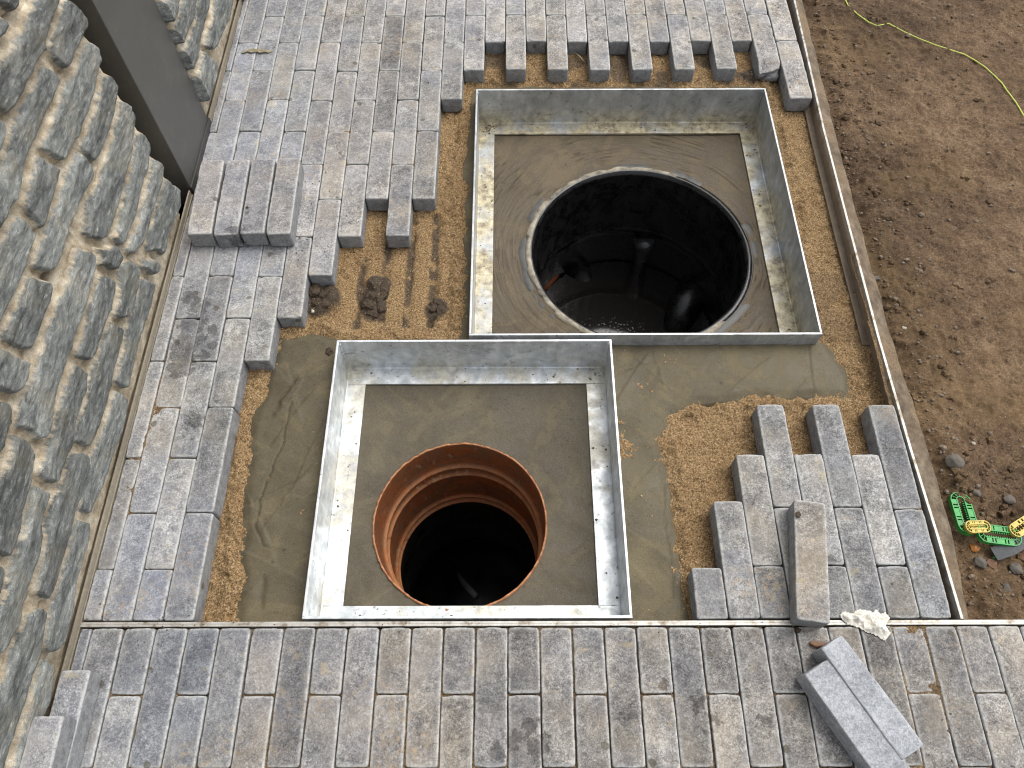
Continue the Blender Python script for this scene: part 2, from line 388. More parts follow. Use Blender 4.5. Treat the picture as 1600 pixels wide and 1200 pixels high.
def pipe_mat(name, col, mud, rough, ridge=None):
    M = Mat(name); pos = M.coord('pos'); a = M.noise(pos, 16, 5, .7, .5); f = M.noise(pos, 120, 4, .7)
    c = M.mix(M.ramp(M.math('ADD', M.math('MULTIPLY', a, .65), M.math('MULTIPLY', f, .35)), [(.44, 0.), (.54, .85)]), col, mud)
    if ridge:
        c = M.mix(M.math('MULTIPLY', M.attr('ridge'), M.mr(M.noise(pos, 60, 4, .7), .35, .55, .35, 1)), c, ridge)
        c = M.mix(M.ramp(M.noise(M.vmul(pos, (1, 1, .35)), 70, 4, .8), [(.60, 0.), (.68, .75)]), c, (.34, .25, .16))
        c = M.mix(M.ramp(M.noise(M.vmul(pos, (1, 1, .6)), 38, 4, .7), [(.33, .8), (.40, 0.)]), c, (.09, .035, .016))
    return M.fin(c, M.mr(a, .35, .65, rough, rough+.3), M.bump(f, .3, .0015))
ORANGE = pipe_mat('orange_sewer_plastic', (.23, .068, .020), (.13, .060, .027), .4, (.40, .18, .075))
BLACKP = pipe_mat('black_plastic', (.004, .004, .005), (.016, .015, .014), .16)
BLACKIN = pipe_mat('black_chamber_plastic', (.004, .004, .004), (.012, .011, .009), .25)

# ------------------------------------------------------------------ setting: ground, sand, mortar, haunch
def axis(a0, a1, step, far, k=14):
    core = np.arange(a0, a1+1e-6, step)
    t = np.linspace(0, 1, k+1)[1:]**3
    return np.concatenate([(a0-t*(a0+far))[::-1], core, a1+t*(far-a1)])
def ordinal(n):
    w = ['zeroth', 'first', 'second', 'third', 'fourth', 'fifth', 'sixth', 'seventh', 'eighth', 'ninth', 'tenth', 'eleventh', 'twelfth', 'thirteenth',
         'fourteenth', 'fifteenth', 'sixteenth', 'seventeenth', 'eighteenth', 'nineteenth', 'twentieth']
    if n <= 20: return w[n]
    if n < 30: return 'twenty-'+w[n-20]
    return {30: 'thirtieth'}.get(n, 'thirty-'+w[n-30] if n > 30 else '')

EDGE_PTS = [(.862, 2.62), (.8585, 2.155), (.852, 1.95), (.8400, 1.61), (.8365, 1.275), (.8345, .945), (.838, .664), (.8445, .469), (.8475, .3105)]
def edge_x(y): 
    p = EDGE_PTS[::-1]; return np.interp(y, [q[1] for q in p], [q[0] for q in p])
HOLE_Y0, HOLE_Y1 = .3, 2.62
gx = axis(.86, 1.78, .0042, 40); gy = axis(.24, 2.45, .0042, 40)
X, Y = np.meshgrid(gx, gy)
Z = -.082 + .022*fbm(X*3.2, Y*3.2, 3, 3) + .008*fbm(X*14, Y*14, 5, 4) + .0062*fbm(X*95, Y*95, 9, 3, .75)
cl = np.clip(fbm(X*42, Y*42, 77, 3)-.1, 0, 1); Z += .014*cl*sstep(.35, .6, vnoise(X*4, Y*4, 8))
ex = edge_x(np.clip(Y, .3, 2.6))
near = np.exp(-((X-ex-.075)/.03)**2); Z += -.016*near                      # furrow along the haunch
Z += .03*np.exp(-(((X-.955)/.06)**2+((Y-.66)/.09)**2))                        # little heap against the haunch
Z += .02*sstep(.44, .36, Y)*sstep(.9, 1.0, X)
far = np.maximum(np.abs(X-1), np.abs(Y-1)); Z = np.where(far > 2.4, Z*0-.085+.01*fbm(X, Y, 4, 2), Z)
Z = np.where((Y < .30), np.minimum(Z, -.075), Z)
SZ = Z.copy()
xc = .25*(X[:-1, :-1]+X[1:, 1:]+X[:-1, 1:]+X[1:, :-1]); yc = .25*(Y[:-1, :-1]+Y[1:, 1:]+Y[:-1, 1:]+Y[1:, :-1])
keep = ~((xc < .885) & (xc > -1.2) & (yc > .29) & (yc < 2.6))
# the coarse sheet near the hole is cut exactly by the fine axis, west part by a column at -1.2
tag(link('ground', grid_mesh('ground', X, Y, Z, SOIL, keep)), kind='structure')

# rows and columns of the paving
W = .0605
def ry(n):
    return float(np.interp(n, [-8, 0, 8, 10, 11, 12, 13, 14], [1.9686+8*.121, 1.9686, 1.0006, .767, .6474, .5262, .410, .3105]))
def scx(y): return float(np.interp(y, [.3, .87, 1.24, 1.95], [.976, .977, .986, 1.0]))

# sand bed : fine heightfield in the open pit
step = .003
ax = np.arange(-.70, .87, step); ay = np.arange(.3095, 2.02, step)
X, Y = np.meshgrid(ax, ay)
warp = .008*fbm(X*22, Y*22, 31, 4); warp2 = .008*fbm(X*22+40, Y*22, 33, 4)
Xw, Yw = X+warp, Y+warp2
FU = (-.1012, .7105, .9490, 1.7650); FL = (-.4030, .2250, .3137, .9370)
def rect(a): return [(a[0], a[2]), (a[1], a[2]), (a[1], a[3]), (a[0], a[3])]
M_OUT = [(-.5466, .25), (-.559, .41), (-.575, .545), (-.588, .69), (-.586, .79), (-.572, .86), (-.56, .985), (-.47, .995), (-.36, .955), (-.16, .958), (-.128, .995), (-.13, 1.32), (-.145, 1.48),
         (-.127, 1.62), (-.122, 1.84), (.19, 1.842), (.72, 1.842), (.742, 1.72), (.745, 1.45), (.728, 1.2), (.716, 1.0), (.745, .96), (.79, .86), (.765, .803), (.55, .803), (.42, .79), (.36, .765), (.334, .70), (.335, .6), (.343, .46), (.348, .25)]
sm = poly_sd(Xw, Yw, M_OUT)
Zs = -.050 + .0065*fbm(X*9, Y*9, 41, 3) + .006*fbm(X*45, Y*45, 43, 3, .6) + .0045*fbm(X*150, Y*150, 44, 2, .7)
rag = np.exp(-((sm+.014)/.014)**2)                                          # crumbly ridge along the mortar
Zs += rag*(.004 + .019*np.clip(fbm(X*38, Y*38, 47, 4, .7)+.12, 0, 1))
mud = np.zeros_like(Zs)
# smooth prints of lifted pavers with dark ridges between, upper left
inpr = sstep(0, .012, poly_sd(X, Y, [(-.43, .995), (-.43, 1.12), (-.30, 1.36), (-.175, 1.36), (-.175, 1.0)]))
colf = ((X/.985+.8059)/W) % 1.0
groove = np.exp(-((np.minimum(colf, 1-colf)+.05*fbm(Y*60, X*20, 5, 3))/.20)**2)
Zs = Zs*(1-.75*inpr) + inpr*.75*(-.053+.0014*fbm(X*120, Y*120, 2, 2))
Zs += inpr*groove*(-.007+.008*fbm(X*70, Y*70, 52, 3))
mud = np.maximum(mud, inpr*sstep(.35, .75, groove)*sstep(.15, .4, vnoise(X*70, Y*50, 53))*.85)
for (mx, my, ra, rb) in [(-.475, 1.085, .055, .05), (-.338, 1.085, .036, .060), (-.185, 1.055, .03, .035), (-.33, 1.13, .03, .028), (.70, 1.87, .05, .03), (-.10, 1.92, .03, .05)]:
    g = np.exp(-(((X-mx)/ra)**2+((Y-my)/rb)**2)**1.6)*(.6+.8*vnoise(X*34, Y*34, 61)); mud = np.maximum(mud, sstep(.25, .6, g))
    Zs += .009*sstep(.2, .8, g)*(1+.8*fbm(X*50, Y*50, 66, 3))
mud = np.maximum(mud, .75*sstep(.56, .68, vnoise(X*16, Y*16, 71))*sstep(1.78, 1.85, Y))
mud = np.maximum(mud, .3*sstep(.5, .7, fbm(X*8, Y*8, 72, 3)+.45)*sstep(.70, .74, X)*sstep(.8, 1.0, Y))
Zs += .008*sstep(1.83, 1.9, Y)*(fbm(X*30, Y*30, 81, 3)+.3)
Zs += sstep(.022, .0, np.interp(Y, [q[1] for q in EDGE_PTS[::-1]], [q[0] for q in EDGE_PTS[::-1]])-X)*.006
def cellc(A): return .25*(A[:-1, :-1]+A[1:, 1:]+A[:-1, 1:]+A[1:, :-1])
xc, yc = cellc(X), cellc(Y)
def inrect(r, g): return (xc > r[0]+g) & (xc < r[1]-g) & (yc > r[2]+g) & (yc < r[3]-g)
hole = inrect(FU, .002) | inrect(FL, .002)
ecx = np.interp(yc, [q[1] for q in EDGE_PTS[::-1]], [q[0] for q in EDGE_PTS[::-1]])
keep = ~hole & (xc < ecx+.002)
tag(link('sand_bed', grid_mesh('sand_bed', X, Y, Zs, SAND, keep, {'mud': mud})), kind='structure')
# mortar haunching round the two frames
Zm = -.052 + .004*fbm(X*4, Y*4, 91, 3) + .0012*fbm(X*26, Y*26, 92, 3)
Zm += sstep(0, .03, sm)*.009 - .016*sstep(.006, -.006, sm) - .02*sstep(-.006, -.02, sm)
# trowel facets: sweeps of slightly tilted planes with tiny ridges
for i in range(90):
    a = RNG.uniform(0, math.pi); cx0, cy0 = RNG.uniform(-.6, .8), RNG.uniform(.3, 1.0)
    u = (X-cx0)*math.cos(a)+(Y-cy0)*math.sin(a); v = -(X-cx0)*math.sin(a)+(Y-cy0)*math.cos(a)
    u = u+.02*v*v*20
    msk = sstep(.10, .07, np.abs(v))*sstep(.035, .033, u)*sstep(-.03, .0, u)
    Zm += msk*.0024*(u/.035)
scr = np.zeros_like(Zm)
def scratch(pts, w, depth, s=1.):
    global Zm, scr
    P = np.array(pts); d = np.full(X.shape, 9.)
    for a, b in zip(P[:-1], P[1:]):
        e = b-a; t = np.clip(((X-a[0])*e[0]+(Y-a[1])*e[1])/(e@e), 0, 1)
        d = np.minimum(d, np.hypot(X-a[0]-t*e[0]+.004*fbm(X*60, Y*60, 3, 2), Y-a[1]-t*e[1]))
    g = np.exp(-(d/w)**2); Zm = Zm-depth*g; scr = np.maximum(scr, s*g)
scratch([(-.50, .80), (-.505, .70), (-.53, .60), (-.535, .51), (-.515, .47), (-.47, .46)], .0016, .004)
scratch([(-.52, .80), (-.50, .83), (-.49, .86)], .006, -.006, .7); scratch([(-.53, .77), (-.515, .79)], .006, -.004, .4)
scratch([(-.50, .40), (-.498, .345)], .005, .003, .5); scratch([(.325, .60), (.315, .50), (.322, .43), (.318, .36)], .0018, .003, .8)
scratch([(.28, .92), (.36, .83)], .0025, -.002, 0); scratch([(.33, .93), (.345, .83)], .0025, -.002, 0)
tag(link('mortar_haunch', grid_mesh('mortar_haunch', X, Y, Zm, MORTAR, keep & (cellc(sm) > -.03), {'scratch': scr})), kind='structure')
# coarse sand under the laid pavers
b = MB()
for r in [(-.84, -.70, .3095, 2.62), (-.70, .868, 2.02, 2.62), (-.84, 1.30, -.45, .2995)]:
    b.add([(r[0], r[2], -.0535), (r[1], r[2], -.0535), (r[1], r[3], -.0535), (r[0], r[3], -.0535)], [(0, 1, 2, 3)])
o = b.build('sand_under_paving', SAND); tag(o, kind='structure')
# joint sand in the lower field
jx = np.arange(-.81, 1.28, .004); jy = np.arange(-.19, .2985, .004); X2, Y2 = np.meshgrid(jx, jy)
Zj = -.0085 + .010*fbm(X2*7, Y2*7, 101, 3) + .002*fbm(X2*90, Y2*90, 102, 2); Zj = np.minimum(Zj, -.0012)
tag(link('joint_sand', grid_mesh('joint_sand', X2, Y2, Zj, SAND, None, {'mud': sstep(.4, .6, vnoise(X2*6, Y2*6, 5))*.5})), kind='stuff')

# concrete haunch outside the edging (a kerb-like strip of concrete)
hy = np.arange(.30, 2.62, .005); hu = np.linspace(0, 1, 26); U, Y3 = np.meshgrid(hu, hy)
hx = np.interp(Y3, [q[1] for q in EDGE_PTS[::-1]], [q[0] for q in EDGE_PTS[::-1]])+.008
wid = np.interp(Y3, [.3, .33, .48, .67, .95, 1.25, 1.63, 2.2, 2.6], [.02, .024, .042, .050, .042, .040, .040, .034, .034])
X3 = hx + U*wid*1.25 + .004*fbm(Y3*14, U*3, 7, 3)*U
Z3 = -.004 - .03*U**1.3 - .07*np.clip(U-.72, 0, 1)**1.0*2.6 + .004*fbm(X3*40, Y3*25, 112, 4)*np.minimum(1, U*6)
tag(link('concrete_haunch', grid_mesh('concrete_haunch', X3, Y3, Z3, HAUNCH)), kind='structure')
# loose grains and crumbs strewn over the soil and pit, far too many to count
b = MB(); rs = random.Random(4)
def crumb(b, x, y, z, r):
    vs = []
    for k in range(3):
        for j in range(5):
            a = j*1.2566+rs.random()*.7; q = (.65, 1., .55)[k]*r*rs.uniform(.7, 1.25)
            vs.append((x+q*math.cos(a), y+q*math.sin(a)*.85, z+(-.4, .1, .55)[k]*r))
    fs = [(k*5+j, k*5+(j+1) % 5, (k+1)*5+(j+1) % 5, (k+1)*5+j) for k in range(2) for j in range(5)]+[(10, 11, 12, 13, 14)]
    b.add(vs, fs)
def soil_z(x, y):
    i = min(len(gx)-2, int(np.searchsorted(gx, x))); j = min(len(gy)-2, int(np.searchsorted(gy, y))); return float(SZ[j, i])
for i in range(2600):
    x = rs.uniform(.9, 1.75); y = rs.uniform(.33, 2.4); r = rs.choice([.0012, .0016, .002, .0026, .004])*rs.uniform(.7, 1.3)
    if i % 40 == 0: r = rs.uniform(.005, .009)
    if i % 3 == 0: x = .9 + abs(rs.gauss(0, .06)) + .02
    crumb(b, x, y, soil_z(x, y)+r*.2, r)
bc = MB()
for i in range(420):
    x = rs.uniform(.92, 1.75); y = rs.uniform(.34, 2.4)
    if i % 2: x = .915+abs(rs.gauss(0, .09)); 
    if i % 5 == 0: x = rs.gauss(1.02, .07); y = rs.gauss(.5, .12)
    if x < .9 or y < .34: continue
    r = rs.choice([.003, .004, .006, .009, .013])*rs.uniform(.7, 1.2)
    for q in range(3): crumb(bc, x+rs.gauss(0, r*.6), y+rs.gauss(0, r*.6), soil_z(x, y)-r*.1, r*rs.uniform(.5, 1))
tag(bc.build('soil_clods', SOIL), kind='stuff')
CRUMB = paint('soil_crumbs', (.15, .115, .08), .85, 0, .5, 120, .3)
tag(b.build('gravel', CRUMB), kind='stuff')
b = MB()
def zfield(A, x, y):
    i = min(A.shape[1]-1, max(0, int(round((x-ax[0])/step)))); j = min(A.shape[0]-1, max(0, int(round((y-ay[0])/step)))); return float(A[j, i])
Zt = np.maximum(Zs, Zm)
n = 0
while n < 2200:
    x = rs.uniform(-.69, .84); y = rs.uniform(.32, 1.98)
    s = zfield(sm, x, y)
    if s > .004 and rs.random() > .02: continue
    if (FU[0]-.004 < x < FU[1]+.004 and FU[2]-.004 < y < FU[3]+.004) or (FL[0]-.004 < x < FL[1]+.004 and FL[2]-.004 < y < FL[3]+.004): continue
    if x > edge_x(y)-.006: continue
    r = rs.choice([.0010, .0013, .0017, .0022])*rs.uniform(.7, 1.3)
    if s > -.04: r *= 1.3
    crumb(b, x, y, zfield(Zt, x, y)+r*.2, r); n += 1
tag(b.build('sand_grains', paint('sand_grain', (.36, .25, .13), .85, 0, .5, 150, .2)), kind='stuff')

ENDS = {0: 14, 1: 14, 2: 14, 3: 9, 4: 8, 5: 7, 6: 6, 7: 5, 8: 6, 9: 5, 10: 2, 11: 1, 12: 0, 13: 1, 14: 0, 15: 1, 16: 0, 17: 1, 18: 0, 19: 1, 20: 0, 21: 1, 22: 0, 23: 1, 24: 0, 25: 1, 26: 2}
jx = np.arange(-.815, .836, .004); jy = np.arange(.318, 2.2, .004); X2, Y2 = np.meshgrid(jx, jy)
xc, yc = cellc(X2), cellc(Y2); kk = np.floor((xc/np.interp(yc, [.3, .87, 1.24, 1.95], [.976, .977, .986, 1.0])+.8059)/W).astype(int)
lim = np.array([ry(ENDS.get(int(k_), 14))+(.022 if ENDS.get(int(k_), 14) < 14 else -1) for k_ in range(-1, 28)]); L_ = lim[np.clip(kk, -1, 27)+1]
for d_ in (-4, 4): L_ = np.maximum(L_, lim[np.clip(np.floor(((xc+d_*.004)/np.interp(yc, [.3, .87, 1.24, 1.95], [.976, .977, .986, 1.0])+.8059)/W).astype(int), -1, 27)+1])
Zj = np.minimum(-.0095 + .011*fbm(X2*5, Y2*5, 121, 3) + .002*fbm(X2*90, Y2*90, 122, 2), -.0012)
tag(link('joint_sand', grid_mesh('joint_sand', X2, Y2, Zj, SAND, yc > L_, {'mud': .45+0*X2})), kind='stuff')
b = MB()
for (mx, my, sx_, sy_, cnt, zz0) in [(-.50, 1.27, .03, .09, 90, 0), (-.425, 1.30, .02, .06, 40, 0), (-.66, .27, .10, .04, 60, 0), (-.62, .33, .06, .02, 40, 0), (.1, .30, .7, .006, 70, 0), (.72, .12, .09, .07, 60, 0), (.55, .27, .05, .03, 30, 0), (-.46, 1.20, .03, .02, 40, 0),
                                (.78, 1.83, .03, .06, 40, 0), (-.2, 1.75, .05, .2, 30, 0), (-.65, 1.8, .1, .25, 30, 0), (.65, .45, .1, .12, 40, 0)]:
    for i in range(cnt):
        x = rs.gauss(mx, sx_); y = rs.gauss(my, sy_)
        if x < -.80 or x > .83 and y > .31: continue
        on = (y < .2985) or (x > .36 and y < .40) or (y > 1.86) or (x < -.5 and y < 2.2)
        if .31 < y < 1.86 and not on:
            kk = int((x/scx(y)+.8059)//W)
            if kk not in ENDS or y < ry(ENDS[kk])+.004: continue
        r = rs.choice([.0008, .0011, .0015, .0021])*rs.uniform(.7, 1.2)
        crumb(b, x, y, r*.15+.0006, r)
tag(b.build('dirt_crumbs', paint('dirt_crumb', (.11, .075, .042), .9, 0, .5, 150, .2)), kind='stuff')
# ------------------------------------------------------------------ natural stone wall
ST = [[(1.096,0.719),(1.115,0.706),(1.105,0.698),(1.081,0.7),(1.069,0.705)],[(1.098,0.754),(1.169,0.706),(1.151,0.699),(1.127,0.701),(1.114,0.718),(1.093,0.74)],[(1.236,0.66),(1.286,0.626),(1.256,0.618),(1.203,0.618),(1.139,0.607),(1.068,0.613),(1.0,0.614),(0.981,0.627),(0.971,0.657),(0.992,0.68),(1.06,0.665),(1.126,0.663)],[(1.283,0.609),(1.303,0.589),(1.314,0.55),(1.296,0.541),(1.236,0.545),(1.184,0.552),(1.175,0.566),(1.174,0.602),(1.211,0.608)],[(1.132,0.6),(1.145,0.557),(1.105,0.55),(1.041,0.555),(0.967,0.558),(0.891,0.548),(0.833,0.547),(0.799,0.546),(0.767,0.564),(0.857,0.612),(0.945,0.602),(0.989,0.602),(1.049,0.602)],[(1.284,0.522),(1.304,0.497),(1.295,0.47),(1.237,0.462),(1.169,0.459),(1.105,0.466),(1.044,0.472),(1.019,0.482),(1.002,0.529),(1.05,0.527),(1.169,0.524)],[(1.279,0.457),(1.295,0.429),(1.29,0.402),(1.237,0.388),(1.187,0.389),(1.116,0.396),(1.097,0.403),(1.099,0.43),(1.146,0.438),(1.208,0.446)],[(1.285,0.384),(1.302,0.352),(1.288,0.313),(1.229,0.303),(1.149,0.291),(1.067,0.286),(1.012,0.285),(0.981,0.296),(0.968,0.35),(1.021,0.362),(1.089,0.354),(1.177,0.365),(1.243,0.371)],[(1.275,0.307),(1.304,0.267),(1.301,0.233),(1.249,0.22),(1.175,0.231),(1.107,0.226),(1.039,0.231),(1.018,0.25),(1.019,0.27),(1.092,0.27),(1.162,0.277),(1.219,0.276)],[(1.291,0.219),(1.295,0.179),(1.269,0.165),(1.205,0.178),(1.138,0.177),(1.063,0.181),(1.027,0.183),(1.012,0.216),(1.083,0.213),(1.177,0.209),(1.252,0.216)],[(1.289,0.151),(1.311,0.084),(1.284,0.069),(1.191,0.085),(1.125,0.081),(1.071,0.141),(1.117,0.143),(1.221,0.139),(1.264,0.149)],[(0.978,0.537),(1.006,0.474),(0.981,0.468),(0.923,0.466),(0.873,0.463),(0.869,0.478),(0.879,0.51),(0.891,0.523)],[(1.079,0.444),(1.085,0.404),(1.057,0.399),(0.984,0.409),(0.931,0.411),(0.869,0.407),(0.823,0.412),(0.803,0.443),(0.821,0.459),(0.876,0.454),(0.942,0.455),(1.002,0.456)],[(0.948,0.639),(0.956,0.614),(0.928,0.605),(0.884,0.599),(0.863,0.616),(0.923,0.654)],[(0.85,0.527),(0.86,0.5),(0.853,0.476),(0.81,0.473),(0.769,0.47),(0.704,0.471),(0.638,0.485),(0.768,0.562),(0.794,0.542)],[(0.787,0.447),(0.808,0.404),(0.778,0.395),(0.729,0.395),(0.681,0.396),(0.666,0.407),(0.658,0.447),(0.691,0.459),(0.741,0.454)],[(0.913,0.354),(0.944,0.303),(0.897,0.303),(0.834,0.294),(0.782,0.299),(0.72,0.297),(0.653,0.298),(0.62,0.295),(0.576,0.285),(0.556,0.309),(0.555,0.353),(0.583,0.369),(0.627,0.36),(0.668,0.362),(0.726,0.359),(0.783,0.354),(0.847,0.35)],[(0.946,0.259),(0.942,0.228),(0.921,0.207),(0.852,0.208),(0.783,0.215),(0.76,0.229),(0.744,0.271),(0.768,0.271),(0.826,0.269),(0.89,0.265)],[(0.963,0.304),(1.006,0.258),(0.997,0.228),(0.949,0.241),(0.94,0.274)],[(1.012,0.216),(1.046,0.172),(1.0,0.158),(0.932,0.153),(0.889,0.16),(0.878,0.184),(0.896,0.203),(0.954,0.205)],[(1.059,0.157),(1.114,0.094),(1.078,0.086),(1.048,0.105),(1.04,0.136)],[(1.034,0.121),(1.041,0.078),(0.991,0.075),(0.923,0.084),(0.846,0.085),(0.78,0.081),(0.767,0.124),(0.814,0.13),(0.884,0.127),(0.957,0.124)],[(0.864,0.205),(0.877,0.154),(0.85,0.139),(0.782,0.141),(0.725,0.139),(0.672,0.138),(0.629,0.141),(0.602,0.152),(0.598,0.191),(0.635,0.195),(0.699,0.196),(0.761,0.204),(0.817,0.207)],[(0.713,0.277),(0.718,0.228),(0.695,0.22),(0.63,0.225),(0.593,0.22),(0.547,0.218),(0.506,0.218),(0.495,0.248),(0.5,0.265),(0.542,0.26),(0.593,0.265),(0.629,0.278),(0.672,0.279)],[(0.744,0.111),(0.745,0.072),(0.709,0.063),(0.656,0.064),(0.601,0.072),(0.544,0.078),(0.501,0.089),(0.491,0.117),(0.542,0.128),(0.614,0.124),(0.687,0.118)],[(0.641,0.455),(0.656,0.389),(0.631,0.382),(0.587,0.39),(0.58,0.41),(0.572,0.447),(0.607,0.466)],[(0.56,0.456),(0.579,0.391),(0.552,0.383),(0.507,0.382),(0.462,0.403)],[(0.529,0.358),(0.54,0.326),(0.519,0.302),(0.469,0.294),(0.426,0.29),(0.394,0.279),(0.36,0.291),(0.347,0.341),(0.418,0.38),(0.477,0.348),(0.508,0.347)],[(0.59,0.171),(0.591,0.146),(0.549,0.132),(0.503,0.14),(0.475,0.149),(0.433,0.142),(0.379,0.142),(0.331,0.138),(0.313,0.149),(0.331,0.194),(0.377,0.201),(0.418,0.203),(0.454,0.211),(0.495,0.205),(0.546,0.202)],[(0.479,0.267),(0.483,0.228),(0.461,0.223),(0.438,0.224),(0.397,0.209),(0.341,0.212),(0.297,0.22),(0.26,0.218),(0.221,0.233),(0.215,0.264),(0.251,0.278),(0.294,0.261),(0.339,0.261),(0.382,0.26),(0.433,0.269)],[(0.474,0.116),(0.473,0.083),(0.447,0.073),(0.397,0.075),(0.357,0.077),(0.309,0.067),(0.264,0.065),(0.238,0.088),(0.247,0.121),(0.295,0.133),(0.355,0.129),(0.415,0.124)],[(0.302,0.164),(0.297,0.138),(0.252,0.13),(0.208,0.127),(0.157,0.131),(0.115,0.134),(0.041,0.124),(0.039,0.179),(0.126,0.215),(0.175,0.191),(0.228,0.189),(0.277,0.184)],[(0.223,0.115),(0.224,0.087),(0.191,0.076),(0.157,0.072),(0.115,0.083),(0.073,0.098),(0.044,0.102),(0.044,0.125),(0.1,0.119),(0.152,0.116),(0.192,0.118)],[(0.334,0.328),(0.328,0.286),(0.297,0.275),(0.265,0.286)],[(1.626,0.358),(1.737,0.313),(1.685,0.299),(1.608,0.31),(1.605,0.34)],[(1.776,0.292),(1.849,0.243),(1.779,0.22),(1.673,0.237),(1.604,0.242),(1.603,0.261),(1.653,0.282)],[(1.869,0.23),(1.942,0.18),(1.878,0.162),(1.771,0.17),(1.689,0.156),(1.622,0.181),(1.601,0.219),(1.64,0.226),(1.742,0.223)],[(1.742,0.154),(1.776,0.107),(1.776,0.073),(1.705,0.069),(1.625,0.075),(1.621,0.112),(1.659,0.148)],[(1.956,0.17),(2.069,0.093),(1.966,0.085),(1.833,0.103),(1.774,0.122),(1.761,0.151),(1.833,0.162)]]
def wall_grid(y0, y1, z0, z1, st=.0027):
    ys = np.arange(y0, y1+1e-6, st); zs = np.arange(z0, z1+1e-6, st); return np.meshgrid(ys, zs)
traced = [np.array(s) for s in ST]
extra = []
re = np.random.RandomState(21)
def seen(u, v):
    p = cam.matrix_world.inverted() @ Vector((-.81, u, v))
    return p.z < 0 and abs(p.x/-p.z*F) < 800 and abs(p.y/-p.z*F) < 600
for ci in range(24):                                                       # same sort of stones where the frame does not reach
    v = .035 + ci*.068; u = -.75 + re.uniform(0, .2)
    while u < 2.75:
        L = re.uniform(.14, .34); h = re.uniform(.026, .032)
        q = [(u, v-h*.6), (u+L*.3, v-h), (u+L*.8, v-h*.95), (u+L, v-h*.2), (u+L*.93, v+h*.7), (u+L*.5, v+h), (u+L*.08, v+h*.75)]
        q = [(a+re.uniform(-.01, .01), b_+re.uniform(-.005, .005)-.0*a) for a, b_ in q]
        P = np.array(q); c = np.linspace(0, 1, 9)
        tx, ty = np.meshgrid(P[:, 0].min()+c*(np.ptp(P[:, 0])), P[:, 1].min()+c*(np.ptp(P[:, 1])))
        ok = not (1.29 < u+L and u < 1.655) and v+h < 1.28 and not any(seen(u+L*i_/6, v+h*j_) for i_ in range(7) for j_ in (-1, 1))
        if ok:
            for t in traced:
                if t[:, 0].min() > u+L+.02 or t[:, 0].max() < u-.02 or t[:, 1].min() > v+h+.02 or t[:, 1].max() < v-h-.02: continue
                if poly_sd(tx, ty, t).max() > -.006: ok = False; break
        if ok: extra.append(P)
        u += L+re.uniform(.012, .022) if ok else .03
stones = traced+extra
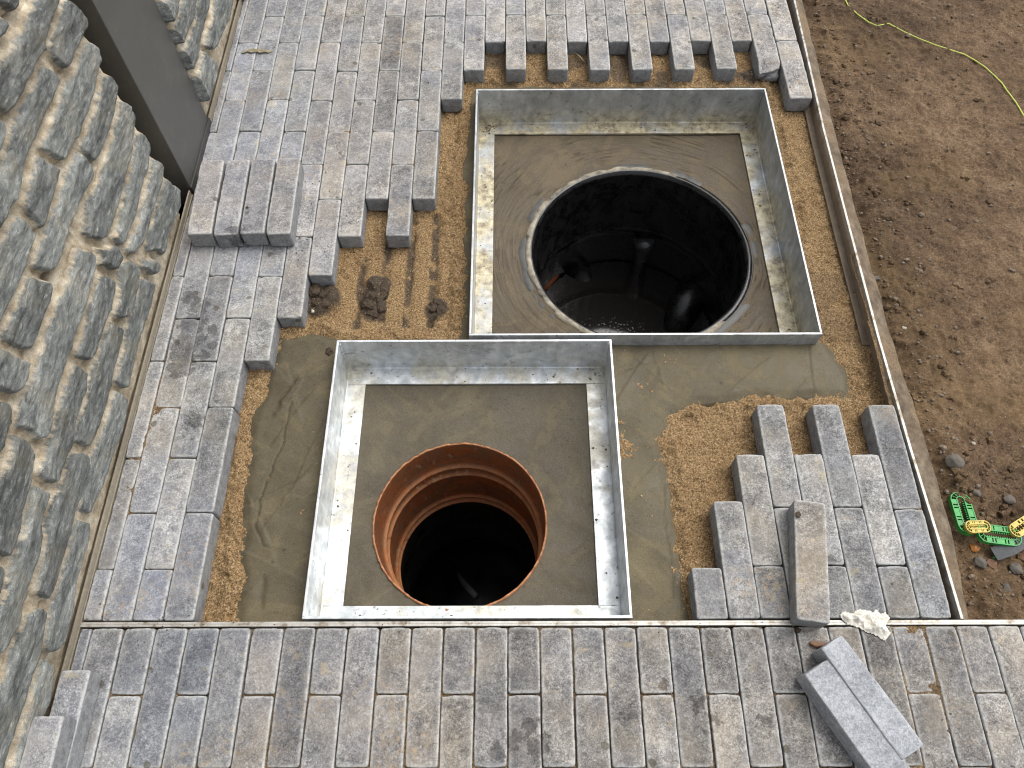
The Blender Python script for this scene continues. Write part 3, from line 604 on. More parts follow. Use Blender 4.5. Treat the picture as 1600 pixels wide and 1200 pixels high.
def make_wall(y0, y1, z1, name, label):
    Y, Z = wall_grid(y0, y1, .006, z1)
    hm = .0 + .004*fbm(Y*12, Z*12, 3, 3) + .002*fbm(Y*60, Z*60, 4, 3) ; ht = hm.copy(); stn = np.zeros_like(ht); tint = np.full_like(ht, .5)
    wy = Y+.0034*fbm(Y*34, Z*34, 11, 4, .6); wz = Z+.0022*fbm(Y*34+9, Z*34, 12, 4, .6)
    s1 = np.full(Y.shape, -.05); s2 = s1.copy(); sid = np.zeros(Y.shape, int)
    for i, P in enumerate(stones):
        a0, b0 = P.min(0)-.04; a1, b1 = P.max(0)+.04
        i0, i1 = np.searchsorted(Y[0], [a0, a1]); j0, j1 = np.searchsorted(Z[:, 0], [b0, b1])
        if i1-i0 < 3 or j1-j0 < 3: continue
        sl = (slice(j0, j1), slice(i0, i1)); s = poly_sd(wy[sl], wz[sl], P)+.0105
        c1 = s1[sl]; c2 = s2[sl]; up_ = s > c1
        s2[sl] = np.where(up_, c1, np.maximum(c2, s)); sid[sl] = np.where(up_, i, sid[sl]); s1[sl] = np.where(up_, s, c1)
    eff = np.minimum(s1, (s1-s2)/2-.0058)
    zi = np.arange(Z.shape[0])[:, None]*np.ones((1, Z.shape[1])); st_ = Z[1, 0]-Z[0, 0]
    free = np.minimum.accumulate(np.where(eff <= 0, zi, 9e3)[::-1], 0)[::-1]; dtop = (free-zi)*st_
    for i, P in enumerate(stones):
        a0, b0 = P.min(0)-.04; a1, b1 = P.max(0)+.04
        i0, i1 = np.searchsorted(Y[0], [a0, a1]); j0, j1 = np.searchsorted(Z[:, 0], [b0, b1])
        if i1-i0 < 3 or j1-j0 < 3: continue
        sl = (slice(j0, j1), slice(i0, i1)); own = sid[sl] == i; s = np.where(own, eff[sl], -1)
        if not (s > 0).any(): continue
        r_ = np.random.RandomState(100+i); cy_, cz_ = P.mean(0)
        prof = np.clip(s/.0065, 0, 1); prof = (1-(1-prof)**2.4)
        ledge = .45+.55*sstep(-.002, .020, dtop[sl]+.006*fbm(Y[sl]*30, Z[sl]*30, 60+i, 3))
        lay = fbm(Y[sl]*16, Z[sl]*55, 200+i, 4, .6); rock = fbm(Y[sl]*42, Z[sl]*60, 300+i, 4, .62)
        ridge = 1-np.abs(fbm(Y[sl]*13, Z[sl]*34, 400+i, 4, .55))*2
        h = .0245*prof*ledge*(1+.15*r_.uniform(-1, 1)) + prof*(.0026*lay+.0016*rock+.0022*(ridge-.75))
        h += prof*(r_.uniform(-.03, .03)*(Y[sl]-cy_)-.05*(Z[sl]-cz_))
        ht[sl] = np.where(s > 0, h, ht[sl]); stn[sl] = np.where(own, np.maximum(stn[sl], sstep(.0, .0025, s)), stn[sl]); tint[sl] = np.where(own, r_.uniform(0, 1), tint[sl])
    # pointing slopes from deep under each stone out to the top edge of the stone below it
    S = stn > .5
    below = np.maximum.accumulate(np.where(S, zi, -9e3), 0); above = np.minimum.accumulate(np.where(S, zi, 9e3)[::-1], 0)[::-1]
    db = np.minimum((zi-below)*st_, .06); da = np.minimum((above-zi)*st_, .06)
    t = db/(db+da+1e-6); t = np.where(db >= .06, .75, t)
    k = np.ones(9)/9
    for _ in range(2):
        t = np.apply_along_axis(lambda r: np.convolve(np.pad(r, 4, mode='edge'), k, 'valid'), 1, t)
    slope = .0195*np.clip(1-t*1.25, 0, 1)**.7
    ht = np.where(S, ht, hm*.7+slope-.008)
    # smooth the joint between stone and pointing a little
    q_ = ht.copy(); q_[1:-1] = (ht[:-2]+2*ht[1:-1]+ht[2:])/4; ht = np.where(stn < .999, q_, ht)
    crev_shade = np.where(S, 0, sstep(.35, .7, t)*(db < .06))  # shade under each stone, painted dark brown into the pointing
    # pale lime tone smeared over each stone's upper arris, painting its lit ledge
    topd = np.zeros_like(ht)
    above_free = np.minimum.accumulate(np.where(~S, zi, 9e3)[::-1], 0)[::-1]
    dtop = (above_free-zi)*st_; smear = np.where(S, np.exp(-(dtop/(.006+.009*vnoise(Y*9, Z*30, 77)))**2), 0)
    # the facing turns back at both ends, stones overhanging the mortar a little
    ragged = (Y > 1.308) & (Y < 1.5) & (stn < .5); ht = np.where(ragged, -.05, ht); ht = np.where((Y < y0+.004) | (Y > y1-.004), -.06, ht)
    if y0 > 1: ht = np.where((Y < y0+.006), -.06, ht)
    X = -.832+ht
    keep = None
    root = empty(name, (-.9, (y0+y1)/2, 0), label, 'wall')
    me = grid_mesh('stone_facing', X, Y, Z, WALL, keep, {'stone': stn*(1-.85*smear), 'tint': tint, 'crev_shade': crev_shade})
    # face outward: +X
    o = link('stone_facing', me, root); o.matrix_parent_inverse = Matrix.Translation((.9, -(y0+y1)/2, 0))
    b = MB(); b.box(-1.16, -.842, y0+.002, (1.306 if y0 < 0 else y1-.002), -.12, z1)
    # returns at both ends
    c = b.build('masonry_core', WALLCORE, root); c.matrix_parent_inverse = o.matrix_parent_inverse
    # end cheeks joining facing to core
    return root
WALLCORE = paint('mortar_core', (.30, .245, .17), .9, 0, .3, 40, .5)
def cheek_stones(): pass
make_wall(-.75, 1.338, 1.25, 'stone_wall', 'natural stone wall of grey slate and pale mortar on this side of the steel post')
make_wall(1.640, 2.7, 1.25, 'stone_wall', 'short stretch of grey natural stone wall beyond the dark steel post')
# slim render stop profile along each wall foot
for (y0, y1, lab) in [(-.75, 1.385, 'long thin tan profile strip along the foot of the near stone wall'), (1.648, 2.7, 'short thin tan profile strip along the wall foot beyond the post')]:
    b = MB()
    pts = [(-.8265, y, .0) for y in np.linspace(y0, y1, 12)]
    b.box(-.8300, -.8262, y0, y1, -.05, .010); b.box(-.8262, -.8240, y0, y1, -.05, -.004)
    tag(b.build('base_profile', paint('lime_stained_profile', (.27, .235, .18), .7, 0, .18, 120, .2), bevel=.0006), lab, 'profile strip', 'profile strips at the wall foot')

# ------------------------------------------------------------------ steel post
root = empty('steel_post', (-.88, 1.51, -.05), 'tall dark grey steel post standing in the gap of the stone wall', 'post')
b = MB(); b.box(-.960, -.8255, 1.392, 1.638, -.05, 1.9); o = b.build('post_shaft', POST, root, bevel=.003); o.matrix_parent_inverse = Matrix.Translation((.88, -1.51, .05))
b = MB(); b.box(-.8252, -.8205, 1.390, 1.640, -.05, .016); o = b.build('base_plate', POST_DARK, root, bevel=.0015); o.matrix_parent_inverse = Matrix.Translation((.88, -1.51, .05))
b = MB(); b.box(-1.0, -.962, 1.34, 1.645, -.05, 1.9); tag(b.build('backing_panel', POST_DARK), 'dark recessed panel filling the gap behind the steel post', 'panel')

# ------------------------------------------------------------------ pavers
def paver_mesh(L, Wd, T, seed, r0=.0032, chips=1., broken=False):
    r_ = np.random.RandomState(seed); hx, hy, hz = Wd/2, L/2, T/2
    def axv(h, n):
        e = [0, .0012, .0026, .0045, .007]; core = np.linspace(-h+.010, h-.010, n)
        return np.array([-h+q for q in e]+list(core)+[h-q for q in e[::-1]])
    xs, ys, zs = axv(hx, 7), axv(hy, max(6, int(L/.008))), axv(hz, 4)
    nx, ny, nz = len(xs), len(ys), len(zs)
    key = {}; V = []; Q = []
    def vid(i, j, k):
        t = (i, j, k)
        if t not in key: key[t] = len(V); V.append((xs[i], ys[j], zs[k]))
        return key[t]
    for i in range(nx-1):
        for j in range(ny-1):
            Q.append((vid(i, j, nz-1), vid(i+1, j, nz-1), vid(i+1, j+1, nz-1), vid(i, j+1, nz-1)))
            Q.append((vid(i, j+1, 0), vid(i+1, j+1, 0), vid(i+1, j, 0), vid(i, j, 0)))
    for i in range(nx-1):
        for k in range(nz-1):
            Q.append((vid(i, 0, k), vid(i+1, 0, k), vid(i+1, 0, k+1), vid(i, 0, k+1)))
            Q.append((vid(i, ny-1, k+1), vid(i+1, ny-1, k+1), vid(i+1, ny-1, k), vid(i, ny-1, k)))
    for j in range(ny-1):
        for k in range(nz-1):
            Q.append((vid(0, j, k+1), vid(0, j+1, k+1), vid(0, j+1, k), vid(0, j, k)))
            Q.append((vid(nx-1, j, k), vid(nx-1, j+1, k), vid(nx-1, j+1, k+1), vid(nx-1, j, k+1)))
    V = np.array(V); P0 = V.copy(); h = np.array([hx, hy, hz])
    a = V[:, 0]*1.0+V[:, 2]*.7; b = V[:, 1]+V[:, 2]*.5
    r = r0*(1+.55*fbm(a*60+seed, b*34, seed, 3))[:, None]
    c = fbm(a*30+seed*3, b*26, seed+9, 3, .6); r = r+chips*.006*np.clip(c-.34, 0, 1)[:, None]*3
    corner = ((np.abs(V[:, 0]) > hx-.012)*(np.abs(V[:, 1]) > hy-.012))[:, None]
    r = np.clip(r+corner*.0022, .0018, .0098)
    q = np.clip(V, -(h-r), h-r); d = V-q; n = np.linalg.norm(d, axis=1, keepdims=True)
    V = q+np.where(n > 1e-9, d/np.maximum(n, 1e-9)*r, 0)
    # slightly wavy arrises and faces
    V[:, 0] += np.sign(P0[:, 0])*(np.abs(P0[:, 0]) > hx-.008)*(.0009*fbm(P0[:, 1]*34, P0[:, 2]*30, seed+3, 4, .6)-.0003)
    V[:, 1] += np.sign(P0[:, 1])*(np.abs(P0[:, 1]) > hy-.008)*(.0012*fbm(P0[:, 0]*44, P0[:, 2]*30, seed+4, 4, .6)-.0003)
    top = P0[:, 2] > 0
    V[:, 2] += top*.0005*fbm(P0[:, 0]*50, P0[:, 1]*50, seed+5, 4, .6)
    if broken:
        m_ = sstep(-hy+.03, -hy, P0[:, 1]); V[:, 1] += m_*(.010*(P0[:, 0]/hx)*top+.010*fbm(P0[:, 0]*40, P0[:, 2]*60, 3, 3)); V[:, 2] -= m_*top*(.012+.006*fbm(P0[:, 0]*50, P0[:, 1]*50, 8, 3))
    de = np.minimum(hx-np.abs(P0[:, 0]), hy-np.abs(P0[:, 1]))
    edge = np.where(top, np.exp(-(de/.0042)**2), 0)*np.where(P0[:, 2] > hz-.006, 1, .25)
    side = np.where(P0[:, 2] < hz-.004, 1., 0.)*np.where(de < .002, 1, .0)
    return mesh_np('paver_block', V, np.array(Q), PAVER, True, {'edge': edge, 'side': side})
T = .050
FULL = [paver_mesh(.2385, .0590, T, s) for s in range(16)]
HALF = [paver_mesh(.1180, .0590, T, 40+s) for s in range(7)]
SLIM = [paver_mesh(.2385, .0300, T, 60+s, .0024) for s in range(4)]
BROKEN = paver_mesh(.2385, .0610, T, 71, .004, 1.6, True)
rp = random.Random(11)
npav = 0
def tintcol(k):
    """k: -1 dark .. +1 light, warm/cool jitter"""
    b = 2**(k*.5+rp.gauss(0, .10)); w = rp.gauss(.012, .018)
    return (b*(1+w), b*(1+w*.3), b*(1-w*.9), 1)
def paver(x0, x1, y0, y1, label, group, z=0., tint=0., mesh=None, rz=0., warm=0):
    global npav
    wd, ln = x1-x0, y1-y0
    if mesh is None:
        if wd < .045: mesh, bl, bw = rp.choice(SLIM), .2385, .0300
        elif ln > .17: mesh, bl, bw = rp.choice(FULL), .2385, .0590
        else: mesh, bl, bw = rp.choice(HALF), .1180, .0590
    else: mesh, bl, bw = mesh, .2385, .0610
    o = link('paver', mesh); npav += 1
    o.location = ((x0+x1)/2+rp.gauss(0, .0002), (y0+y1)/2+rp.gauss(0, .0004), z-T/2+rp.gauss(0, .0010))
    flip = math.pi if (rp.random() < .5 and mesh is not BROKEN) else 0
    o.rotation_euler = (rp.gauss(0, .003), rp.gauss(0, .007), rz+flip+rp.gauss(0, .0022))
    o.scale = ((wd-.0013)/bw, (ln-.0018)/bl, 1)
    c = tintcol(tint); o.color = (c[0]*(1+warm), c[1], c[2]*(1-warm), 1)
    return tag(o, label, 'paver', group)

# upper field, columns counted from the wall
# hand-picked tones seen in the photograph: (column, row of the far end) -> tone
TONE = {(7, -1): -.9, (7, 1): -1.0, (7, 3): .35, (8, 4): -.65, (8, 2): .15, (10, 0): -.1, (9, 1): .45, (9, 3): -.55, (8, 6): -.3, (9, 5): -.1, (3, 1): .45, (3, 3): .6, (2, 2): .2, (1, 1): .3, (1, 3): .25,
        (1, 7): -.15, (0, 8): -.1, (3, 5): .3, (6, 2): .55, (6, 4): .45, (5, 3): .2, (5, 5): .3, (2, 10): -.4, (1, 9): .1, (1, 11): .55, (2, 8): .1, (4, 6): -.2, (10, 0.5): .2, (0, 10): .2, (2, 6): .35, (2, 12): .1}
for k in range(-1, 27):
    n0 = -3 if k % 2 else -4
    end = ENDS.get(k, 14)
    n = n0; cells = []
    while n < end:
        n2 = min(n+2, end)
        if ry(n2) < 2.22: cells.append((n, n2))
        n = n2
    if ry(end) < .32: total = len(cells)
    for q, (a, b_) in enumerate(cells):
        y1, y0 = ry(a), ry(b_); ym = (y0+y1)/2; s = scx(ym)
        if k == -1: xl = -.8215; xr = -.8059*s
        elif k == 25: xl, xr = .7066, .7715
        elif k == 26: xl, xr = .7735, .8385
        else: xl, xr = (-.8059+k*W)*s, (-.8059+(k+1)*W)*s
        if k < 25: xr = min(xr, .838)
        slope = -(-.8059+k*W)*(scx(y1)-scx(y0))/max(.01, y1-y0)*1.0 if 0 <= k < 25 else 0
        left = len(cells)-1-q
        slim = 'slim cut ' if k == -1 else ''
        colname = 'slim strip of pavers touching the wall foot' if k == -1 else None
        if k == -1:
            lab = f'slim cut grey paver against the wall foot, {ordinal(left+1)} from the metal strip'
        elif end == 14:
            lab = f'{"short cut" if b_-a < 2 else "grey"} paver in {ordinal(k+1)} column from the wall, {ordinal(left+1)} up from the metal strip'
        elif k == 25 and left == 0: lab = 'grey paver with a broken end beside the upper right frame corner'
        elif k == 26 and left == 0: lab = 'grey paver ending nearest the camera beside the right edging, above the large frame'
        elif left == 0:
            lab = f'grey paver with its near end exposed above the sand, {ordinal(k+1)} column from the wall'
        else:
            lab = f'laid grey paver, {ordinal(k+1)} column from the wall, {ordinal(left+1)} back from the pit edge'
        tone = TONE.get((k, a), (.30 if k > 10 else .12))
        ww = .02 if k > 3 else -.015
        if k >= 24: tone = .55; ww = .035
        paver(xl, xr, y0, y1, lab, 'pavers laid beyond the metal strip', tint=tone, mesh=BROKEN if (k == 25 and left == 0) else None, rz=slope*1.0, warm=ww)
# lower right field
bx = [.3475, .4085, .4694, .5303, .5912, .6521, .7130, .7739, .8340]
LR = {0: [.4115, .3115], 1: [.5480, .3115], 2: [.6525, .4140, .3115], 3: [.7705, .5345, .3115], 4: [.6525, .4135, .3115], 5: [.7705, .5345, .3115], 6: [.6520, .4135, .3115], 7: [.7700, .5300, .3115]}
LT = {(0, 0): -.5, (1, 0): -.2, (2, 0): .05, (2, 1): -.45, (3, 0): -.1, (3, 1): -.1, (4, 0): -.05, (4, 1): -1.1, (5, 0): -.45, (5, 1): -.45, (6, 0): .3, (6, 1): -1.0, (7, 0): -.6, (7, 1): -.35}
for j in range(8):
    s = LR[j]
    for q in range(len(s)-1):
        shift = (s[q]+s[q+1]-.62)/2*(-.010 if j < 7 else -.004)*(1 if j < 5 else .3)
        lab = f'dark grey paver right of the small frame, {ordinal(j+1)} column, ' + ('its far end bare' if q == 0 else ('at the metal strip' if q == len(s)-2 else 'middle one'))
        if j == 0: lab = 'short dark grey paver at the pit corner, right of the small frame, touching the strip'
        if j == 1: lab = 'stepped grey paver right of the small frame, second column, running down to the strip'
        o = paver(bx[j], bx[j+1], s[q+1], s[q], lab, 'pavers laid right of the small frame', tint=LT[(j, q)], warm=.0)
# lower field
LOWT = {0: .2, 1: .15, 2: -.75, 3: -.05, 4: .35, 5: -.5, 6: -.15, 7: -.2, 8: -.7, 9: -.1, 10: -.3, 11: -.35, 12: -1., 13: .05, 14: -.1, 15: -.2, 16: -.15, 17: -.55, 18: -.2, 19: -.05, 20: -.3, 21: -.1, 22: -.6, 23: -.8, 24: .1, 25: -.5, 26: .15}
for k in range(-2, 32):
    x0 = -.7377+k*W; x1 = x0+W
    if k == -2: x0 = -.8205; x1 = -.7377-W
    ys = [.2985, .1790, -.0610, -.182] if k % 2 == 0 else [.2985, .0590, -.182]
    for q in range(len(ys)-1):
        if k < 0 and q == 2: pass
        nm = ['first', 'second', 'third'][q]
        pos_ = 'slim cut sliver at the wall foot' if k == -2 else f'{ordinal(k+2)} column from the wall'
        lab = f'{"half length" if (k % 2 == 0 and q == 0) else "grey"} paver, {nm} below the metal strip, {pos_}'
        if k == -2: lab = f'slim cut grey paver at the wall foot, {nm} below the metal strip'
        paver(x0+.0004, x1-.0004, ys[q+1], ys[q], lab, 'pavers laid below the metal strip', tint=(LOWT.get(k, -.1) if q == 0 else rp.uniform(-.45, .25))-.32, warm=(-.03 if k < 4 else .03))
# loose pavers
LOOSE = 'loose pavers lying on top of the paving'
for i in range(4):
    f0 = i*.0645; nm = ['leftmost', 'second from the left', 'third, muddy one,', 'rightmost'][i]
    xa = -.7985+f0+.004*0
    o = paver(xa, xa+.0606, 1.209-(.003 if i in (1, 3) else 0), 1.455, f'loose grey paver, {nm} of the row of four lying by the post', LOOSE, z=T+.001, tint=[.35, -.15, .2, -.2][i], warm=.03, rz=-.045+.006*i)
    o.location.x += .007
    o.rotation_euler.z = (-.045+.006*i)*-1
o = paver(.5400, .6025, .2935, .5310, 'loose brownish paver lying aslant across the lower right pavers and metal strip', LOOSE, z=T+.003, tint=-.15, warm=.045, rz=0)
o.location.x = .5685; o.rotation_euler = (0.0, -.04, -.155)
CLEAN_A = paver_mesh(.2085, .0500, .056, 90, .0022, .5); CLEAN_A.materials[0] = PAVER_CLEAN
CLEAN_B = paver_mesh(.2400, .0600, .052, 91, .0022, .5); CLEAN_B.materials[0] = PAVER_CLEAN
STACK = paver_mesh(.2385, .0530, .050, 92, .003, 1.); 
def loose(mesh, x, y, z, rz, label, tint=0, group=LOOSE, warm=0, tilt=0):
    o = link('paver', mesh); o.location = (x, y, z); o.rotation_euler = (0, tilt, rz); c = tintcol(tint); o.color = (c[0]*(1+warm), c[1], c[2]*(1-warm), 1)
    return tag(o, label, 'paver', group)
# far corner pair, measured from their top corners
loose(CLEAN_A, .6230, .1690, .0295, math.atan2(.0945-.2746, .6948-.5935)+math.pi/2, 'clean pale grey loose paver, the right one of the pair lying askew lower right', .0)
loose(CLEAN_B, .5985, .1140, .0275, math.atan2(.0945-.2746, .6948-.5935)+math.pi/2, 'clean pale grey loose paver, the left one of the pair, cut by the picture bottom', -.05)
loose(STACK, -.7815, .0965, .0265, 0, 'loose grey paver by the wall foot at bottom left, lower one of two stacked', .05)
loose(STACK, -.7795, .0160, .0775, .01, 'loose grey paver by the wall foot at bottom left, resting on top of another', .2)
print('PAVERS', npav)

# ------------------------------------------------------------------ edging
b = MB(); b.box(-.8215, 1.42, .3000, .3042, -.05, .0008); b.box(-.8215, 1.42, .3044, .3088, -.05, .0002)
tag(b.build('edging_strip', EDGE, bevel=.0006), 'straight pale metal edging strip running left to right across the whole paving', 'edging')
b = MB()
root = empty('edging_strip', (.85, 1.4, -.05), 'long metal edging strip running away from the camera beside the brown soil', 'edging')
pts = [(x, y, 0) for x, y in EDGE_PTS[::-1]]
b.sweep(pts, [(0, .001), (.0055, .001), (.0055, -.06), (0, -.06)])
o = b.build('upright', EDGE, root, bevel=.0006); o.matrix_parent_inverse = Matrix.Translation((-.85, -1.4, .05))
b = MB(); b.sweep([p for p in pts if p[1] > .76], [(-.017, -.0405), (-.0003, -.0405), (-.0003, -.043), (-.017, -.043)])
o = b.build('foot_flange', paint('muddy_flange', (.14, .105, .07), .7, .1, .3, 60, .3), root); o.matrix_parent_inverse = Matrix.Translation((-.85, -1.4, .05))

# ------------------------------------------------------------------ frames with wet mortar floors and pipes
def frame(name, r, mat, label, fl=.048, depth=.12, t=.0048):
    x0, x1, y0, y1 = r; cx_, cy_ = (x0+x1)/2, (y0+y1)/2
    root = empty(name, (cx_, cy_, -depth), label, 'steel frame', 'galvanised frames set in mortar')
    inv = Matrix.Translation((-cx_, -cy_, depth))
    a = MB(); ztop = .002
    a.box(x0, x1, y1-t, y1, -depth, ztop); a.box(x0, x1, y0, y0+t, -depth, ztop-.0004)
    a.box(x0, x0+t, y0+t, y1-t, -depth, ztop+.0003); a.box(x1-t, x1, y0+t, y1-t, -depth, ztop-.0002)
    # subdivided walls so that they can bow a little
    o = a.build('frame_wall', mat, root, bevel=.0009); o.matrix_parent_inverse = inv
    zf = -depth+.004
    for i, q in enumerate([(x0+t, x1-t, y1-fl, y1-t), (x0+t, x1-t, y0+t, y0+fl), (x0+t, x0+fl, y0+fl+.0006, y1-fl-.0006), (x1-fl, x1-t, y0+fl+.0006, y1-fl-.0006)]):
        f = MB(); f.box(*q, -depth-.001, zf+(.0006 if i < 2 else 0)); o = f.build('bottom_flange', mat, root, bevel=.0007); o.matrix_parent_inverse = inv
    # weld fillet in the angle
    f = MB(); w = .005; P = [(x0+t, y0+t, zf), (x1-t, y0+t, zf), (x1-t, y1-t, zf), (x0+t, y1-t, zf)]
    f.sweep(P, [(-.0001, .0001), (-.0001, w), (-w*.35, w*.35), (-w, .0007)], closed=True)
    o = f.build('root_fillet', mat, root, smooth=False); o.matrix_parent_inverse = inv
    for q, (qx, qy) in enumerate([(x0+t, y0+t), (x1-t, y0+t), (x1-t, y1-t), (x0+t, y1-t)]):
        wv = MB(); sx_, sy_ = (1 if qx < cx_ else -1), (1 if qy < cy_ else -1); rw = np.random.RandomState(q+int(x1*100))
        wv.tube([(qx+sx_*.0012, qy+sy_*.0012, z) for z in np.linspace(zf, -.004, 26)], [.0022+.0011*rw.rand() for _ in range(26)], 8)
        o = wv.build('corner_weld', mat, root, smooth=True); o.matrix_parent_inverse = inv
    return root
frame('frame', FU, GALV_DIRTY, 'large square galvanised steel frame, smeared with cement, round the wide black pipe', .049, .12)
frame('frame', FL, GALV, 'smaller square bright galvanised steel frame round the orange pipe', .050, .12)

def slab(name, r, c, R, z0, mat, hfun, nth=900, nr=150):
    """square floor with a round hole, polar grid from the hole to the frame"""
    th = np.linspace(0, 2*math.pi, nth+1)[:-1]; tt = np.linspace(0, 1, nr)**1.0
    x0, x1, y0, y1 = r[0]+.006, r[1]-.006, r[2]+.006, r[3]-.006
    ct, st_ = np.cos(th), np.sin(th)
    dx = np.where(ct > 0, (x1-c[0])/np.maximum(ct, 1e-9), (x0-c[0])/np.minimum(ct, -1e-9)); dy = np.where(st_ > 0, (y1-c[1])/np.maximum(st_, 1e-9), (y0-c[1])/np.minimum(st_, -1e-9))
    Rm = np.maximum(np.minimum(dx, dy), R+.002)
    rr = R+(Rm-R)[None, :]*tt[:, None]; A = np.broadcast_to(th, rr.shape)
    X = c[0]+rr*np.cos(A); Y = c[1]+rr*np.sin(A); Zz, sc_ = hfun(X, Y, rr, A)
    Zz = z0+Zz
    X = np.concatenate([X, X[:, :1]], 1); Y = np.concatenate([Y, Y[:, :1]], 1); Zz = np.concatenate([Zz, Zz[:, :1]], 1); sc_ = np.concatenate([sc_, sc_[:, :1]], 1)
    # side down the hole
    X = np.concatenate([X[:1], X]); Y = np.concatenate([Y[:1], Y]); Zz = np.concatenate([Zz[:1]-.10, Zz]); sc_ = np.concatenate([sc_[:1]*0, sc_])
    return link(name, grid_mesh(name, X, Y, Zz, mat, None, {'scratch': sc_}))
CU, RU = (.3345, 1.2860), .299
CL, RL = (-.1166, .5425), .1895
def h_up(X, Y, r, A):
    # brush strokes swept round the opening
    u = r*95+3*fbm(X*3, Y*3, 4, 2); n = vnoise(u, np.cos(A)*6+np.sin(A)*4.3+2*X, 8)
    n2 = vnoise(r*260+4*fbm(X*5, Y*5, 6, 2), np.cos(A)*11+np.sin(A)*9, 12)
    sc_ = sstep(.62, .85, n2)*sstep(.30, .55, vnoise(X*9, Y*9, 15)) ; rim = np.exp(-((r-RU)/.012)**2)
    return .0016*(n-.5)+.0010*(n2-.5)+.003*fbm(X*5, Y*5, 17, 3)-.0009*sc_+.002*rim, sc_
def h_lo(X, Y, r, A):
    z = .0022*fbm(X*5, Y*5, 27, 3)+.0004*fbm(X*60, Y*60, 28, 3)
    for i in range(16):
        q = np.random.RandomState(500+i); a = q.uniform(0, 6.28); cx0, cy0 = q.uniform(-.35, .17), q.uniform(.35, .9)
        v = (X-cx0)*math.cos(a)+(Y-cy0)*math.sin(a); w = -(X-cx0)*math.sin(a)+(Y-cy0)*math.cos(a)+6*v*v
        z = z+.0009*sstep(.09, .03, np.abs(v))*sstep(.03, .014, w)*sstep(-.05, .01, w)
    return z, .5*sstep(.0, .9, fbm(X*30, Y*30, 31, 3)*np.exp(-((r-.24)/.1)**2))
tag(slab('mortar_floor', FU, CU, RU, -.1235, MORTAR_BROWN, h_up), kind='structure')
tag(slab('mortar_floor', FL, CL, RL, -.1225, MORTAR_GREY, h_lo), kind='structure')

def lathe(prof, c, n=160, mat=None, name='m', wob=None, smooth=True):
    th = np.linspace(0, 2*math.pi, n+1)
    r = np.array([p[0] for p in prof]); z = np.array([p[1] for p in prof])
    A, Rr = np.meshgrid(th, r); Zz = np.repeat(z[:, None], n+1, 1)
    if wob is not None: Rr, Zz = wob(A, Rr, Zz)
    X = c[0]+Rr*np.cos(A); Y = c[1]+Rr*np.sin(A)
    X[:, -1] = X[:, 0]; Y[:, -1] = Y[:, 0]; Zz[:, -1] = Zz[:, 0]
    return grid_mesh(name, X, Y, Zz, mat, None, None, smooth)
def pn(A, s, f, o=4):   # periodic noise round the circle
    return fbm(np.cos(A)*f+9, np.sin(A)*f+4, s, o)
# black pipe in the large frame
root = empty('manhole_pipe', (CU[0], CU[1], -.9), 'wide black plastic manhole pipe open inside the large frame', 'pipe')
inv = Matrix.Translation((-CU[0], -CU[1], .9))
def add(name, me): 
    o = link(name, me, root); o.matrix_parent_inverse = inv; return o
ri = .2815
def wob_in(A, R_, Z_): return R_+.0010*np.sin(A*46)*(Z_ < -.14)*(Z_ > -.35)+.0012*fbm(A*9, Z_*30, 7, 3)+.0008*fbm(A*40, Z_*12, 9, 3)*(Z_ < -.14), Z_
prof = [(ri+.0145, -.150), (ri+.0145, -.1215), (ri+.013, -.1185), (ri+.004, -.1165), (ri+.0015, -.1185), (ri, -.124), (ri-.003, -.127), (ri-.003, -.131), (ri, -.133)]+[(ri, z) for z in np.linspace(-.14, -.352, 30)]+[(ri-.003, -.356), (ri-.005, -.361), (ri-.004, -.366), (ri+.002, -.370)]+[(ri+.002+.02*i/20, -.37-.5*i/20) for i in range(1, 21)]
add('pipe_wall', lathe(prof, CU, 240, BLACKP, 'pipe_wall', wob_in))
def wob_rim(A, R_, Z_): 
    k = sstep(-.25, .0, .5*pn(A, 21, 3.)+.45*np.cos(A-2.9)); return R_+.0065*pn(A, 14, 14, 5)*(R_ > ri+.017), Z_-.012*(1-k)+.0012*pn(A, 5, 40)
prof = [(ri+.0215, -.126), (ri+.0195, -.1190), (ri+.014, -.1160), (ri+.007, -.1160), (ri+.0045, -.1180), (ri+.004, -.123)]
RIMM = paint('cement_smeared_rim', (.22, .195, .15), .85, 0, .75, 38, .8)
o = add('cement_rim', lathe(prof, CU, 300, RIMM, 'cement_rim', wob_rim)); o['label'] = 'pale cement smear on the rim of the black pipe'
prof = [(ri+.040, -.1262), (ri+.034, -.1222), (ri+.022, -.1212), (ri+.014, -.1222)]
def wob_sl(A, R_, Z_): return R_+.006*pn(A, 31, 6)*(R_ > ri+.02), Z_-.003*sstep(-.1, .2, pn(A, 35, 4))
add('slurry_collar', lathe(prof, CU, 300, paint('dark_slurry', (.066, .064, .058), .55, 0, .35, 45, .3), 'slurry_collar', wob_sl))
b = MB(); b.v = [(CU[0]+.32*math.cos(a), CU[1]+.32*math.sin(a), -.86) for a in np.linspace(0, 2*math.pi, 49)[:-1]]; b.f = [tuple(range(48))]
add('chamber_floor', b.mesh('chamber_floor', BLACKIN))
